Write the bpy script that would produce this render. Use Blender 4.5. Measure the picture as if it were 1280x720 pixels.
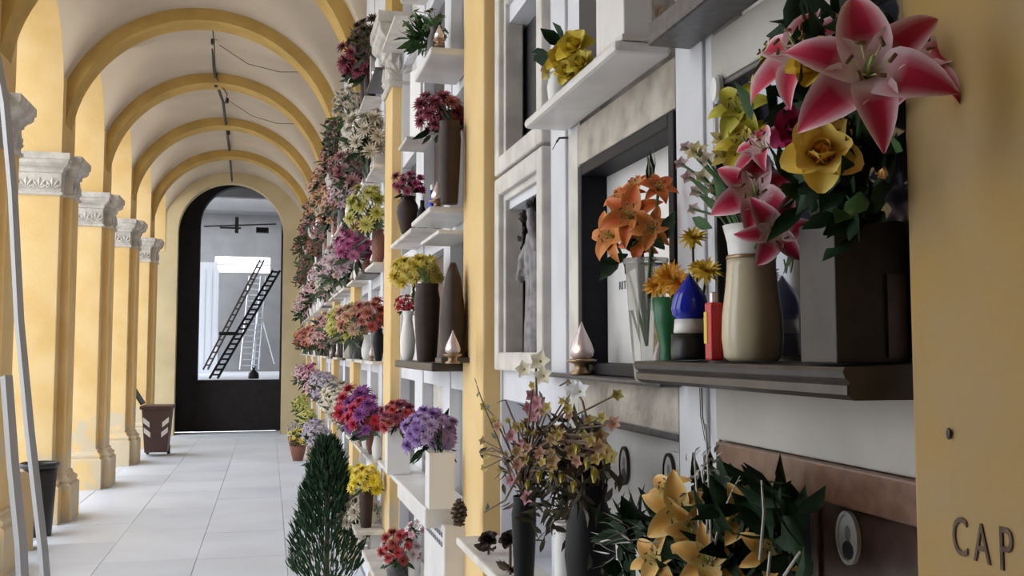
import bpy, bmesh, math, random
from mathutils import Vector, Matrix, Euler
for o in list(bpy.data.objects): bpy.data.objects.remove(o)
random.seed(7)
scene = bpy.context.scene
COL = scene.collection
PI = math.pi

# ------------------------------------------------------------------ camera, sky, exposure
F_PX, CAM_H = 1200.0, 1.62
YAW, PITCH = math.radians(14.187), math.radians(3.719)
cam_d = bpy.data.cameras.new('camera'); cam = bpy.data.objects.new('camera', cam_d); COL.objects.link(cam)
cam_d.sensor_width = 36.0; cam_d.lens = F_PX / 1280 * 36
cam_d.clip_start = 0.02; cam_d.clip_end = 300
cam.location = (0, 0, CAM_H); cam.rotation_euler = (PI/2 + PITCH, 0, -YAW)
scene.camera = cam

world = bpy.data.worlds.new('overcast_sky'); scene.world = world; world.use_nodes = True
bgn = world.node_tree.nodes['Background']
bgn.inputs[0].default_value = (0.86, 0.93, 1.0, 1); bgn.inputs[1].default_value = 1.0

scene.view_settings.view_transform = 'Standard'; scene.view_settings.look = 'None'
scene.view_settings.gamma = 1; scene.view_settings.use_curve_mapping = False
scene.view_settings.exposure = 1.97

# pixel of the photograph -> direction -> point on a plane of the place
_fw = Vector((math.sin(YAW)*math.cos(PITCH), math.cos(YAW)*math.cos(PITCH), math.sin(PITCH)))
_rt = Vector((math.cos(YAW), -math.sin(YAW), 0)); _up = _rt.cross(_fw)
def ray(x, y): return _fw + _rt*((x-640)/F_PX) + _up*((360-y)/F_PX)
def onX(x, y, X):
    d = ray(x, y); k = X/d.x; return Vector((X, d.y*k, CAM_H+d.z*k))
def onY(x, y, Y):
    d = ray(x, y); k = Y/d.y; return Vector((d.x*k, Y, CAM_H+d.z*k))
def onZ(x, y, z):
    d = ray(x, y); k = (z-CAM_H)/d.z; return Vector((d.x*k, d.y*k, z))
def proj(p):
    d = Vector(p)-Vector((0, 0, CAM_H)); w = d.dot(_fw)
    return 640+F_PX*d.dot(_rt)/w, 360-F_PX*d.dot(_up)/w
def pxm(p):                                   # metres per pixel at a point
    return (Vector(p)-Vector((0, 0, CAM_H))).dot(_fw)/F_PX

# ------------------------------------------------------------------ materials
MATS = {}
def mat(name, col, rough=.6, metal=0, noise=0, scale=6, bump=0, bscale=40, col2=None, trans=0, emit=0, spec=None, detail=4):
    if name in MATS: return MATS[name]
    m = bpy.data.materials.new(name); m.use_nodes = True; nt = m.node_tree; b = nt.nodes['Principled BSDF']
    b.inputs['Base Color'].default_value = (*col, 1); b.inputs['Roughness'].default_value = rough; b.inputs['Metallic'].default_value = metal
    if spec is not None: b.inputs['Specular IOR Level'].default_value = spec
    if trans: b.inputs['Transmission Weight'].default_value = trans; b.inputs['IOR'].default_value = 1.45
    if emit: b.inputs['Emission Color'].default_value = (*col, 1); b.inputs['Emission Strength'].default_value = emit
    if noise or col2:
        tc = nt.nodes.new('ShaderNodeTexCoord'); n = nt.nodes.new('ShaderNodeTexNoise'); r = nt.nodes.new('ShaderNodeValToRGB')
        n.inputs['Scale'].default_value = scale; n.inputs['Detail'].default_value = detail
        g = nt.nodes.new('ShaderNodeNewGeometry')
        nt.links.new(g.outputs['Position'], n.inputs['Vector']); nt.links.new(n.outputs['Fac'], r.inputs['Fac'])
        c2 = col2 if col2 else tuple(c*(1-noise) for c in col)
        r.color_ramp.elements[0].position = .36; r.color_ramp.elements[0].color = (*c2, 1)
        r.color_ramp.elements[1].position = .62; r.color_ramp.elements[1].color = (*col, 1)
        nt.links.new(r.outputs['Color'], b.inputs['Base Color'])
    if bump:
        n2 = nt.nodes.new('ShaderNodeTexNoise'); n2.inputs['Scale'].default_value = bscale; n2.inputs['Detail'].default_value = 5
        g2 = nt.nodes.new('ShaderNodeNewGeometry'); nt.links.new(g2.outputs['Position'], n2.inputs['Vector'])
        bp = nt.nodes.new('ShaderNodeBump'); bp.inputs['Strength'].default_value = bump; bp.inputs['Distance'].default_value = .01
        nt.links.new(n2.outputs['Fac'], bp.inputs['Height']); nt.links.new(bp.outputs['Normal'], b.inputs['Normal'])
    MATS[name] = m; return m

def plaster_damp():
    """yellow plaster with pale salt-stained patches low on the shaft"""
    m = bpy.data.materials.new('yellow_plaster'); m.use_nodes = True; nt = m.node_tree; b = nt.nodes['Principled BSDF']
    b.inputs['Roughness'].default_value = .85; b.inputs['Specular IOR Level'].default_value = .2
    g = nt.nodes.new('ShaderNodeNewGeometry'); n = nt.nodes.new('ShaderNodeTexNoise'); n.inputs['Scale'].default_value = 2.2; n.inputs['Detail'].default_value = 6
    nt.links.new(g.outputs['Position'], n.inputs['Vector'])
    r = nt.nodes.new('ShaderNodeValToRGB'); nt.links.new(n.outputs['Fac'], r.inputs['Fac'])
    r.color_ramp.elements[0].position = .32; r.color_ramp.elements[0].color = (.70, .47, .19, 1)
    r.color_ramp.elements[1].position = .66; r.color_ramp.elements[1].color = (.78, .57, .29, 1)
    s = nt.nodes.new('ShaderNodeSeparateXYZ'); nt.links.new(g.outputs['Position'], s.inputs[0])
    mr = nt.nodes.new('ShaderNodeMapRange'); mr.inputs['From Min'].default_value = 1.15; mr.inputs['From Max'].default_value = .45
    mr.inputs['To Min'].default_value = 0; mr.inputs['To Max'].default_value = .42
    nt.links.new(s.outputs['Z'], mr.inputs['Value'])
    n2 = nt.nodes.new('ShaderNodeTexNoise'); n2.inputs['Scale'].default_value = 4.5; nt.links.new(g.outputs['Position'], n2.inputs['Vector'])
    ad = nt.nodes.new('ShaderNodeMath'); ad.operation = 'ADD'; nt.links.new(mr.outputs[0], ad.inputs[0]); nt.links.new(n2.outputs['Fac'], ad.inputs[1])
    r2 = nt.nodes.new('ShaderNodeValToRGB'); nt.links.new(ad.outputs[0], r2.inputs['Fac'])
    r2.color_ramp.elements[0].position = .76; r2.color_ramp.elements[0].color = (0, 0, 0, 1)
    r2.color_ramp.elements[1].position = .88; r2.color_ramp.elements[1].color = (.8, .8, .8, 1)
    mx = nt.nodes.new('ShaderNodeMix'); mx.data_type = 'RGBA'
    nt.links.new(r2.outputs['Color'], mx.inputs['Factor']); nt.links.new(r.outputs['Color'], mx.inputs['A'])
    mx.inputs['B'].default_value = (.60, .52, .40, 1)
    nt.links.new(mx.outputs['Result'], b.inputs['Base Color'])
    bp = nt.nodes.new('ShaderNodeBump'); bp.inputs['Strength'].default_value = .25; bp.inputs['Distance'].default_value = .01
    n3 = nt.nodes.new('ShaderNodeTexNoise'); n3.inputs['Scale'].default_value = 30; nt.links.new(g.outputs['Position'], n3.inputs['Vector'])
    nt.links.new(n3.outputs['Fac'], bp.inputs['Height']); nt.links.new(bp.outputs['Normal'], b.inputs['Normal'])
    MATS['yellow_plaster'] = m; return m
YEL = plaster_damp()
YEL_SHADED = mat('ochre_mottled_plaster_shaded', (.42, .30, .165), .85, col2=(.45, .29, .09), scale=4.5, bump=.3, bscale=14, spec=.2)  # mottled plaster of the nearest pilaster, its dim light darkened into the colour
RIBY = mat('ochre_rib_paint', (.56, .37, .12), .85, noise=.2, scale=3, spec=.2)
VAULT = mat('cream_vault_plaster', (.56, .475, .375), .9, noise=.13, scale=1.3, spec=.1)
BUFF = mat('buff_end_wall', (.66, .54, .33), .9, noise=.15, scale=1.6, spec=.1)
STONE = mat('carved_grey_stone', (.62, .58, .53), .85, noise=.3, scale=9, bump=.6, bscale=28)
MARB = mat('white_marble', (.78, .76, .75), .35, noise=.12, scale=7)
MARBW = mat('weathered_marble', (.70, .66, .61), .55, noise=.22, scale=11)
WALLP = mat('bluish_white_plaster', (.70, .70, .74), .8, noise=.1, scale=6)
MORT = mat('rough_beige_mortar', (.56, .50, .43), .9, noise=.38, scale=12, bump=.8, bscale=30)
BEIGE = mat('plain_grey_beige_plaster', (.52, .49, .45), .85, noise=.14, scale=6)
BLKG = mat('black_granite', (.010, .010, .015), .5, noise=.3, scale=120, spec=.2)
DKST = mat('dark_brown_stone', (.058, .046, .043), .36, noise=.35, scale=22)
PLNT = mat('black_planter_stone', (.034, .026, .025), .5, noise=.35, scale=30)
GRNG = mat('dark_grey_granite', (.09, .085, .09), .35, noise=.4, scale=60)
BRNG = mat('brown_granite', (.20, .10, .065), .3, noise=.35, scale=45)
BRNR = mat('deep_brown_granite', (.085, .045, .036), .3, noise=.35, scale=45)
PAVE = mat('pale_grey_paving', (.72, .75, .83), .5, noise=.10, scale=1.1, bump=.15, bscale=20)
PAVE2 = mat('grey_paving', (.66, .69, .77), .5, noise=.10, scale=1.4, bump=.15, bscale=20)
JOINT = mat('paving_joint', (.50, .51, .55), .9)
OUTG = mat('courtyard_gravel', (.60, .58, .55), .9, noise=.2, scale=3)
DARK = mat('charcoal_tone', (.018, .015, .02), .8, noise=.4, scale=5)  # near-black charcoal for the passage lining and its low front
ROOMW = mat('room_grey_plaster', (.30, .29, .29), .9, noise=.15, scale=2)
ROOML = mat('room_white_paint', (.75, .76, .80), .7)
CABLE = mat('dark_cable', (.03, .027, .025), .6)
ALU = mat('dull_aluminium', (.33, .33, .34), .5, .0)
BLKP = mat('black_plastic', (.012, .012, .014), .4)
BRNP = mat('brown_plastic', (.085, .045, .04), .5)
WHT = mat('white_ceramic', (.80, .79, .78), .3)
CREAM = mat('cream_ceramic', (.62, .53, .37), .22, noise=.12, scale=14)
GLASS = mat('clear_glass', (.93, .94, .93), .05, trans=.75)
BLUE = mat('blue_glass', (.012, .025, .42), .06)
GREEN = mat('green_plastic', (.012, .13, .045), .4)
RED = mat('red_plastic', (.55, .012, .02), .35)
YLAB = mat('yellow_label', (.75, .55, .05), .5)
BRASS = mat('aged_brass', (.32, .22, .13), .35, .8)
CHROME = mat('pinkish_lamp_glass', (.70, .58, .58), .12, .2)
LAMPON = mat('lit_bulb', (1, .86, .70), .4, emit=6)
LEAF = mat('dark_leaf', (.014, .042, .014), .6, noise=.5, scale=40, spec=.2)
BRNV = mat('dark_brown_vase_glaze', (.050, .030, .024), .5, noise=.3, scale=20, spec=.25)
MBLK = mat('matte_black_glaze', (.007, .007, .009), .55, spec=.25)
LEAFM = mat('mid_leaf', (.045, .11, .03), .6, noise=.5, scale=40, spec=.25)
LEAFG = mat('grey_green_leaf', (.10, .14, .09), .6, noise=.4, scale=40)
CONIF = mat('conifer_green', (.02, .075, .025), .7, noise=.6, scale=30)
TWIG = mat('brown_twig', (.10, .06, .035), .7)
SILV = mat('silver_grey_twig', (.50, .49, .48), .5)
TERRA = mat('terracotta_clay', (.25, .10, .07), .7, noise=.2, scale=10)
BRONZE = mat('dull_bronze', (.045, .035, .032), .45, .3, noise=.4, scale=60)
STATG = mat('grey_cast_stone', (.17, .15, .15), .6, noise=.45, scale=28)
INK = mat('stencil_grey_ink', (.16, .11, .075), .9, noise=.4, scale=60)
LETT = mat('lead_lettering', (.16, .16, .19), .5)
LETL = mat('silver_lettering', (.65, .65, .68), .4)
PHOT = mat('photo_pale_grey', (.55, .54, .53), .35)
PHOD = mat('photo_dark_grey', (.04, .04, .045), .35)
PHOM = mat('photo_mid_grey', (.22, .21, .21), .35)
GLOSS = mat('reflecting_dark_glass', (.03, .03, .04), .05, spec=.7)

PETAL = bpy.data.materials.new('petal_pigment'); PETAL.use_nodes = True
_nt = PETAL.node_tree; _b = _nt.nodes['Principled BSDF']; _a = _nt.nodes.new('ShaderNodeAttribute'); _a.attribute_name = 'Col'
_nt.links.new(_a.outputs['Color'], _b.inputs['Base Color']); _b.inputs['Roughness'].default_value = .55
_b.inputs['Subsurface Weight'].default_value = 0.0

# ------------------------------------------------------------------ mesh helpers
class MB:
    def __init__(s): s.v = []; s.f = []; s.c = []; s.col = None
    def add(s, vs, fs, cs=None):
        o = len(s.v); s.v += [tuple(v) for v in vs]; s.f += [tuple(i+o for i in f) for f in fs]
        s.c += cs if cs else [(1, 1, 1)]*len(vs)
    def box(s, x0, x1, y0, y1, z0, z1):
        vs = [(x, y, z) for x in (x0, x1) for y in (y0, y1) for z in (z0, z1)]
        s.add(vs, [(0, 1, 3, 2), (4, 6, 7, 5), (0, 4, 5, 1), (2, 3, 7, 6), (0, 2, 6, 4), (1, 5, 7, 3)])
    def lathe(s, prof, n=16, c=(0, 0, 0), sx=1, sy=1, rot=0):
        vs = []; fs = []
        for r, z in prof:
            for i in range(n):
                a = 2*PI*i/n+rot; vs.append((c[0]+r*sx*math.cos(a), c[1]+r*sy*math.sin(a), c[2]+z))
        for j in range(len(prof)-1):
            for i in range(n):
                k = (i+1) % n; fs.append((j*n+i, j*n+k, (j+1)*n+k, (j+1)*n+i))
        fs.append(tuple(range(n-1, -1, -1))); fs.append(tuple((len(prof)-1)*n+i for i in range(n)))
        s.add(vs, fs)
    def tube(s, pts, r, n=6):
        pts = [Vector(p) for p in pts]; vs = []; fs = []
        rs = r if isinstance(r, (list, tuple)) else [r]*len(pts)
        for i, p in enumerate(pts):
            t = (pts[min(i+1, len(pts)-1)]-pts[max(i-1, 0)])
            t = t.normalized() if t.length > 1e-9 else Vector((0, 0, 1))
            a = t.cross(Vector((0, 0, 1))) if abs(t.z) < .95 else t.cross(Vector((1, 0, 0)))
            a.normalize(); b = t.cross(a)
            for k in range(n):
                q = 2*PI*k/n; vs.append(p+a*(rs[i]*math.cos(q))+b*(rs[i]*math.sin(q)))
        for i in range(len(pts)-1):
            for k in range(n):
                m = (k+1) % n; fs.append((i*n+k, i*n+m, (i+1)*n+m, (i+1)*n+k))
        fs.append(tuple(range(n-1, -1, -1))); fs.append(tuple((len(pts)-1)*n+k for k in range(n)))
        s.add(vs, fs)
    def prism(s, poly, axis, a0, a1):
        """polygon in the two other axes, extruded along axis"""
        def p(u, w, a): return {'x': (a, u, w), 'y': (u, a, w), 'z': (u, w, a)}[axis]
        n = len(poly)
        vs = [p(u, w, a0) for u, w in poly]+[p(u, w, a1) for u, w in poly]
        fs = [tuple(range(n)), tuple(range(2*n-1, n-1, -1))]+[(i, i+n, (i+1) % n+n, (i+1) % n) for i in range(n)]
        s.add(vs, fs)
    def xf(s, M):
        s.v = [tuple(M @ Vector(v)) for v in s.v]; return s
    def mesh(s, name, m, smooth=False):
        me = bpy.data.meshes.new(name); me.from_pydata(s.v, [], s.f); me.validate()
        if s.col or any(c != (1, 1, 1) for c in s.c):
            at = me.color_attributes.new('Col', 'FLOAT_COLOR', 'POINT')
            for i, c in enumerate(s.c): at.data[i].color = (*c, 1)
        bm = bmesh.new(); bm.from_mesh(me); bmesh.ops.recalc_face_normals(bm, faces=bm.faces); bm.to_mesh(me); bm.free()
        if smooth:
            for p in me.polygons: p.use_smooth = True
        me.materials.append(m); return me
    def build(s, name, m, parent=None, loc=None, smooth=False, bevel=0):
        return link(name, s.mesh(name, m, smooth), parent, loc, bevel)
def link(name, me, parent=None, loc=None, bevel=0):
    o = bpy.data.objects.new(name, me); COL.objects.link(o); o.parent = parent
    if loc is not None: o.location = loc
    if bevel:
        b = o.modifiers.new('edge', 'BEVEL'); b.width = bevel; b.segments = 2; b.limit_method = 'ANGLE'
    return o
def tag(o, label, cat, group=None):
    o['label'] = label; o['category'] = cat
    if group: o['group'] = group
    return o
def thing(name, label, cat, loc=(0, 0, 0), rz=0, group=None):
    o = bpy.data.objects.new(name, None); COL.objects.link(o); o.empty_display_size = .05
    o.location = loc; o.rotation_euler = (0, 0, rz); return tag(o, label, cat, group)
def struct(o, label=None):
    o['kind'] = 'structure'
    if label: o['label'] = label
    return o
def stuff(o): o['kind'] = 'stuff'; return o
def boxo(name, m, parent, x0, x1, y0, y1, z0, z1, bevel=0):
    b = MB(); b.box(x0, x1, y0, y1, z0, z1); return b.build(name, m, parent, bevel=bevel)
def text_mesh(name, txt, size, m, extrude=.0006, font_sx=1):
    cu = bpy.data.curves.new(name, 'FONT'); cu.body = txt; cu.size = size; cu.extrude = extrude; cu.align_x = 'CENTER'; cu.align_y = 'CENTER'
    t = bpy.data.objects.new(name+'_tmp', cu); COL.objects.link(t)
    dg = bpy.context.evaluated_depsgraph_get(); me = bpy.data.meshes.new_from_object(t.evaluated_get(dg))
    bpy.data.objects.remove(t); me.materials.clear(); me.materials.append(m); return me
WALLROT = (PI/2, 0, -PI/2)                  # text or disc facing the corridor (-X)

# ------------------------------------------------------------------ the setting: measures
S = 2.36; XR = .645; XW = .70; XA = -1.95; XB = -1.87; CX = -.66; RI = 1.30; RV = 1.42; ZC = 3.66; YE = 19.3
ZA = 4.12                                    # springing of the tall side arches
def yc(k): return .72+S*k                    # pillar and pilaster centres
CAPB, CAPT = 3.09, 3.50

# ground outside and floor with single slabs
b = MB(); b.box(-40, -2.62, -25, 60, -.20, -.06); struct(b.build('floor_courtyard', OUTG), 'pale open courtyard ground outside the arcade')
b = MB(); b.box(-2.62, .9, -6, 20.3, -.16, -.012); floor = struct(b.build('floor', JOINT), 'pale grey stone paved arcade floor')
xs = [-2.6, -1.92, -1.22, -.52, .16, .69]
for i in range(5):
    y = 4.2-.45*(i % 2)-.2*(i % 3)
    while y < 19.29:
        L = random.choice([.9, 1.1, 1.3]); y2 = min(y+L, 20.29)
        bb = MB(); bb.box(xs[i]+.002, xs[i+1]-.002, y+.004, y2-.004, -.02, random.choice([0, -.001, -.002]))
        bb.build('paving_slab', random.choice([PAVE, PAVE, PAVE2]), floor, bevel=.002); y = y2
bb = MB(); bb.box(-2.6, .69, -6, 3.3, -.02, -.001); bb.build('paving_border', PAVE, floor)

# vault: barrel crossed by side arches, as a height field
RS = .87
def vz(x, y):
    d = abs(x-CX); a = math.sqrt(max(RV*RV-d*d, 0))
    k = math.floor((y-.72)/S); c = yc(k)+S/2; e = abs(y-c)
    s = ZA-ZC+math.sqrt(max(RS*RS-e*e, 0)) if e < RS else 0
    h = max(.16-abs(a-s), 0)/.16                # groin rounded over in the plaster
    return ZC+max(a, s, .0)+h*h*.04
X0, X1 = XA, XW+.01
gx = [X0+(X1-X0)*(.5-.5*math.cos(PI*i/80)) for i in range(81)]
gy = []
for k in range(-2, 8):
    gy += [yc(k)-.3, yc(k), yc(k)+.3]
    c = yc(k)+S/2
    gy += [c-RS*math.cos(PI*j/56)*.9999 for j in range(57)]+[c-RS-.0005, c+RS+.0005]
gy = sorted(y for y in gy if y < YE+.05)+[YE+.05]
vs = [(x, y, vz(x, y)) for y in gy for x in gx]; n = len(gx)
fs = [(j*n+i, j*n+i+1, (j+1)*n+i+1, (j+1)*n+i) for j in range(len(gy)-1) for i in range(n-1)]
b = MB(); b.add(vs, fs); struct(b.build('ceiling', VAULT, smooth=True), 'cream plastered cross vault over the arcade walk')

# arch ribs
rib = MB(); m_ = 40
for i in range(m_):
    a0, a1 = PI*i/m_, PI*(i+1)/m_
    q = [(r*math.cos(a), r*math.sin(a)) for r, a in ((RI, a0), (RI+.16, a0), (RI+.16, a1), (RI, a1))]
    rib.prism(q, 'y', -.16, .16)
for sx in (-1, 1):
    x0, x1 = sorted((sx*RI, sx*(RI+.16))); rib.box(x0, x1, -.16, .16, CAPT-ZC-.01, .005)
rme = rib.mesh('arch_rib', RIBY)
for k in range(-2, 8):
    o = link('trim_%d' % (k+3), rme, None, (CX, yc(k), ZC)); struct(o, 'ochre painted arch rib spanning the vault, number %d counted from the camera' % (k+1) if k >= 0 else 'ochre painted arch rib behind the camera')

# left arcade wall above the capitals with its open arches, and the piers beside the camera
b = MB()
for k in range(-2, 8):
    c = yc(k)+S/2; y0, y1 = yc(k), yc(k)+S
    pts = [(c-RS*math.cos(PI*i/24), ZA+RS*math.sin(PI*i/24)) for i in range(25)]
    for i in range(24):
        (ya, za), (yb, zb) = pts[i], pts[i+1]; b.prism([(ya, za), (yb, zb), (yb, 5.4), (ya, 5.4)], 'x', -2.58, XA)
    b.box(-2.58, XA, y0, c-RS, CAPT, 5.4); b.box(-2.58, XA, c+RS, y1, CAPT, 5.4)
for k in (-2, -1, 0, 1, 2): b.box(-2.58, XA, yc(k)-.31, yc(k)+.31, 0, CAPT)
# added unseen infill of the arcade beside the camera, blocks light on the near bay
b.box(-2.58, XA, -6, 1.22, 0, 5.4)
struct(b.build('wall_left', YEL), 'yellow arcade wall with open round arches above the pillars')

# capitals, shafts, bases
def square_lathe(mb, prof, x0, x1, y0, y1):
    """profile of (outward offset, z) swept around a rectangle"""
    vs = []; fs = []
    for o, z in prof: vs += [(x0-o, y0-o, z), (x1+o, y0-o, z), (x1+o, y1+o, z), (x0-o, y1+o, z)]
    for j in range(len(prof)-1):
        for i in range(4):
            k = (i+1) % 4; fs.append((4*j+i, 4*j+k, 4*j+4+k, 4*j+4+i))
    fs += [(3, 2, 1, 0), tuple(4*(len(prof)-1)+i for i in range(4))]; mb.add(vs, fs)
CAPP = [(.012, CAPB), (.022, CAPB+.012), (.022, CAPB+.03), (.006, CAPB+.036), (.006, CAPB+.215), (.022, CAPB+.222), (.022, CAPB+.245), (.03, CAPB+.26),
        (.055, CAPB+.275), (.075, CAPB+.30), (.078, CAPB+.335), (.09, CAPB+.34), (.09, CAPB+.40), (.0, CAPB+.41)]
BASP = [(.07, 0), (.07, .34), (.045, .36), (.055, .38), (.055, .40), (.03, .42), (.018, .435), (.018, .455), (0, .47)]
def relief(mb, ax, p, y, z, s):
    """little acanthus: a fan of five raised leaf lobes on a face; ax 'x-' faces -X, 'y-' faces -Y, 'x+' faces +X"""
    for a in (-1.1, -.55, 0, .55, 1.1):
        L = s*(1-.22*abs(a)); w = s*.17
        cu, cz = math.sin(a), math.cos(a)
        pts = [(0, 0, .004), (-w*cz+L*.55*cu, w*cu+L*.55*cz, .004), (L*cu, L*cz, .016), (w*cz+L*.55*cu, -w*cu+L*.55*cz, .004), (L*.5*cu, L*.5*cz, .022)]
        vs = []
        for u, q, d in pts:
            vs.append({'x-': (p-d, y+u, z+q), 'x+': (p+d, y+u, z+q), 'y-': (y+u, p-d, z+q)}[ax])
        mb.add(vs, [(0, 1, 4), (1, 2, 4), (2, 3, 4), (3, 0, 4)])
def pillar(k, label):
    t = thing('arcade_pillar', label, 'pillar', (-2.2, yc(k), 0), group=None)
    X = -2.2
    sh = MB(); sh.box(-2.56-X, XA-X, -.31, .31, .3, CAPB+.02); sh.box(XA-X-.01, XB-X, -.16, .16, .3, CAPB+.02)
    sh.build('shaft', YEL, t, bevel=.008)
    cp = MB(); square_lathe(cp, CAPP, -2.56-X, XA-X, -.31, .31); c1 = cp.build('capital', STONE, t)
    cp = MB(); square_lathe(cp, CAPP, XA-X-.1, XB-X, -.16, .16); c2 = cp.build('capital', STONE, t)
    r = MB()
    for i in range(5): relief(r, 'y-', -.316, -2.48-X+i*.115, CAPB+.06, .12)
    stuff(r.build('carved_relief', STONE, c1))
    r = MB()
    for i in range(3): relief(r, 'x+', XB-X+.006, -.1+i*.1, CAPB+.06, .12)
    stuff(r.build('carved_relief', STONE, c2))
    bs = MB(); square_lathe(bs, BASP, -2.54-X, XA-X, -.30, .30); bs.build('base', YEL, t)
    bs = MB(); square_lathe(bs, BASP, XA-X-.1, XB-X, -.15, .15); bs.build('base', YEL, t)
    return t
NM = {3: 'yellow arcade pillar cut by the left edge, its carved capital just showing', 4: 'yellow arcade pillar nearest the black bin, first one seen whole', 5: 'second whole yellow arcade pillar from the black bin',
      6: 'third whole yellow arcade pillar, just before the brown bin', 7: 'farthest yellow arcade pillar, beside the brown bin and end wall'}
for k in range(3, 8): pillar(k, NM[k])

def pilaster(k, label):
    t = thing('wall_pilaster', label, 'pilaster', (XW, yc(k), 0))
    sh = MB(); sh.box(XR-XW, .12, -.16, .16 if k else .147, .3, CAPB+.02); s_ = sh.build('shaft', YEL_SHADED if k == 0 else YEL, t, bevel=.006)
    cp = MB(); square_lathe(cp, CAPP, XR-XW, .2, -.16, .16); c = cp.build('capital', STONE, t)
    r = MB()
    for i in range(3): relief(r, 'x-', XR-XW-.006, -.1+i*.1, CAPB+.06, .12)
    relief(r, 'y-', -.166, -.02, CAPB+.06, .12)
    stuff(r.build('carved_relief', STONE, c))
    bs = MB(); square_lathe(bs, BASP, XR-XW, .2, -.15, .15); bs.build('base', YEL, t)
    return t
ORD = ['nearest', 'second', 'third', 'fourth', 'fifth', 'sixth', 'seventh', 'eighth']
pil0 = None
for k in range(0, 8):
    t = pilaster(k, 'nearest mottled yellow pilaster with stencilled letters, at the right edge' if k == 0 else
                 '%s yellow pilaster on the right wall counted from the camera' % ORD[k])
    if k == 0: pil0 = t
# stencilled letters and the nail hole on the nearest pilaster
for ch, px, py, sz in (('C', 1200, 673, .040), ('A', 1227, 682, .040), ('P', 1257, 690, .044)):
    p = onX(px, py, XR-.0012)
    o = link('stencilled_letter', text_mesh('stencilled_letter', ch, sz*1.3, INK), pil0, p-Vector((XW, yc(0), 0))); o.rotation_euler = WALLROT
    o.scale = (.62, 1, 1)
b = MB(); b.lathe([(.0035, 0), (.0035, .002), (.001, .0025)], 8); p = onX(1187, 542, XR-.0015)
o = b.build('nail_hole', BLKP, pil0, p-Vector((XW, yc(0), 0))); o.rotation_euler = (0, -PI/2, 0); o.scale = (1.6, .8, 1)

# right wall: piers and lintels around the burial niches
ROWS = [.40, .98, 1.56, 2.14, 2.72, 3.30]; RH = .49
COLS = [(.03, .54), (.69, 1.24), (1.48, 2.02)]
def ystart(k): return yc(k)+.16
b = MB(); b.box(.86, 1.1, -6, YE+.1, 0, 5.3)
for k in range(-1, 8):
    ys = ystart(k); ye = ys+S-.32
    edges = [ys]+[ys+e for c in COLS for e in c]+[ye]
    for i in range(0, 8, 2): b.box(XW, .87, edges[i], edges[i+1], 0, 5.3)
    for a, c in COLS:
        zz = [0]+[z for r in ROWS for z in (r, r+RH)]+[5.3]
        for i in range(0, len(zz), 2): b.box(XW+.006, .87, ys+a, ys+c, zz[i], zz[i+1])
    b.box(XW+.02, .87, ye, ye+.32, 0, 5.3)
b.box(XW, .87, -6, ystart(-1), 0, 5.3)
WR = struct(b.build('wall_right', WALLP), 'white burial wall with rows of niches between yellow pilasters')

b = MB(); b.box(-2.6, 1.1, -2.2, -2.0, 0, 5.4); struct(b.build('added_wall_back', BUFF), 'added unseen buff wall behind the camera, blocking light')  # added out of view to keep light off the camera-facing sides
# end wall with the tall arched passage
def arch_wall(mb, x0, x1, z1, cx, r, zs, y0, y1, n=28):
    mb.box(x0, cx-r, y0, y1, 0, z1); mb.box(cx+r, x1, y0, y1, 0, z1)
    P = [(cx-r*math.cos(PI*i/n), zs+r*math.sin(PI*i/n)) for i in range(n+1)]
    for i in range(n): mb.prism([P[i], P[i+1], (P[i+1][0], z1), (P[i][0], z1)], 'y', y0, y1)
b = MB(); arch_wall(b, -4.2, 1.0, 5.6, -.74, .985, 3.89, YE, YE+.25); struct(b.build('wall_end', BUFF), 'buff end wall pierced by a tall dark arched passage')
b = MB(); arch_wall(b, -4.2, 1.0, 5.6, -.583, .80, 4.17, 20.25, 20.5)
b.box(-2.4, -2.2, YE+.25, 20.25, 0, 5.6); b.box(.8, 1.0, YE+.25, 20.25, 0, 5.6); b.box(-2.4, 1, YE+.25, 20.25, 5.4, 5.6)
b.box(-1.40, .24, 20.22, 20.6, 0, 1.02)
struct(b.build('wall_passage', DARK), 'charcoal lining of the arched passage')
# room beyond, its floor raised
b = MB(); b.box(-6, 1.6, 20.6, 29, .7, 1.02); struct(b.build('floor_room', ROOML), 'raised pale floor of the room beyond the passage')
wl = onY(268, 340, 28.4); wh = onY(338, 321, 28.4)
b = MB()
b.box(-6, wl.x, 28.4, 28.7, 1, 5.8); b.box(wh.x, 1.6, 28.4, 28.7, 1, 5.8); b.box(wl.x, wh.x, 28.4, 28.7, 1, wl.z); b.box(wl.x, wh.x, 28.4, 28.7, wh.z, 5.8)
b.box(.55, .75, 20.6, 28.4, 1, 5.8)
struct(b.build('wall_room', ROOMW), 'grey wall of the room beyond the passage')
b = MB(); b.box(wl.x, wh.x, 28.52, 28.56, (wl.z+wh.z)/2-.02, (wl.z+wh.z)/2+.02); struct(b.build('window_1', ROOML), 'high bright strip window in the far room')
b = MB(); b.box(-6, 1.6, 20.5, 24.4, 5.5, 5.7); b.box(-6, 1.6, 27.6, 28.7, 5.5, 5.7)
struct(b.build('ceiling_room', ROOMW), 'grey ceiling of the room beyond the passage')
for i, (Y, zz) in enumerate(((21.6, 5.22), (23.2, 5.2), (25.0, 5.15))):
    b = MB(); b.box(-6, .55, Y, Y+.22, zz, 5.52); struct(b.build('trim_%d' % (20+i), ROOMW), ['nearest', 'middle', 'farthest'][i]+' ceiling beam in the far room')

# sill slab at the foot of the passage
b = MB(); b.box(-1.72, .24, YE-.02, YE+.5, 0, .012); struct(b.build('trim_30', PAVE), 'pale threshold stone of the arched passage')

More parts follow.
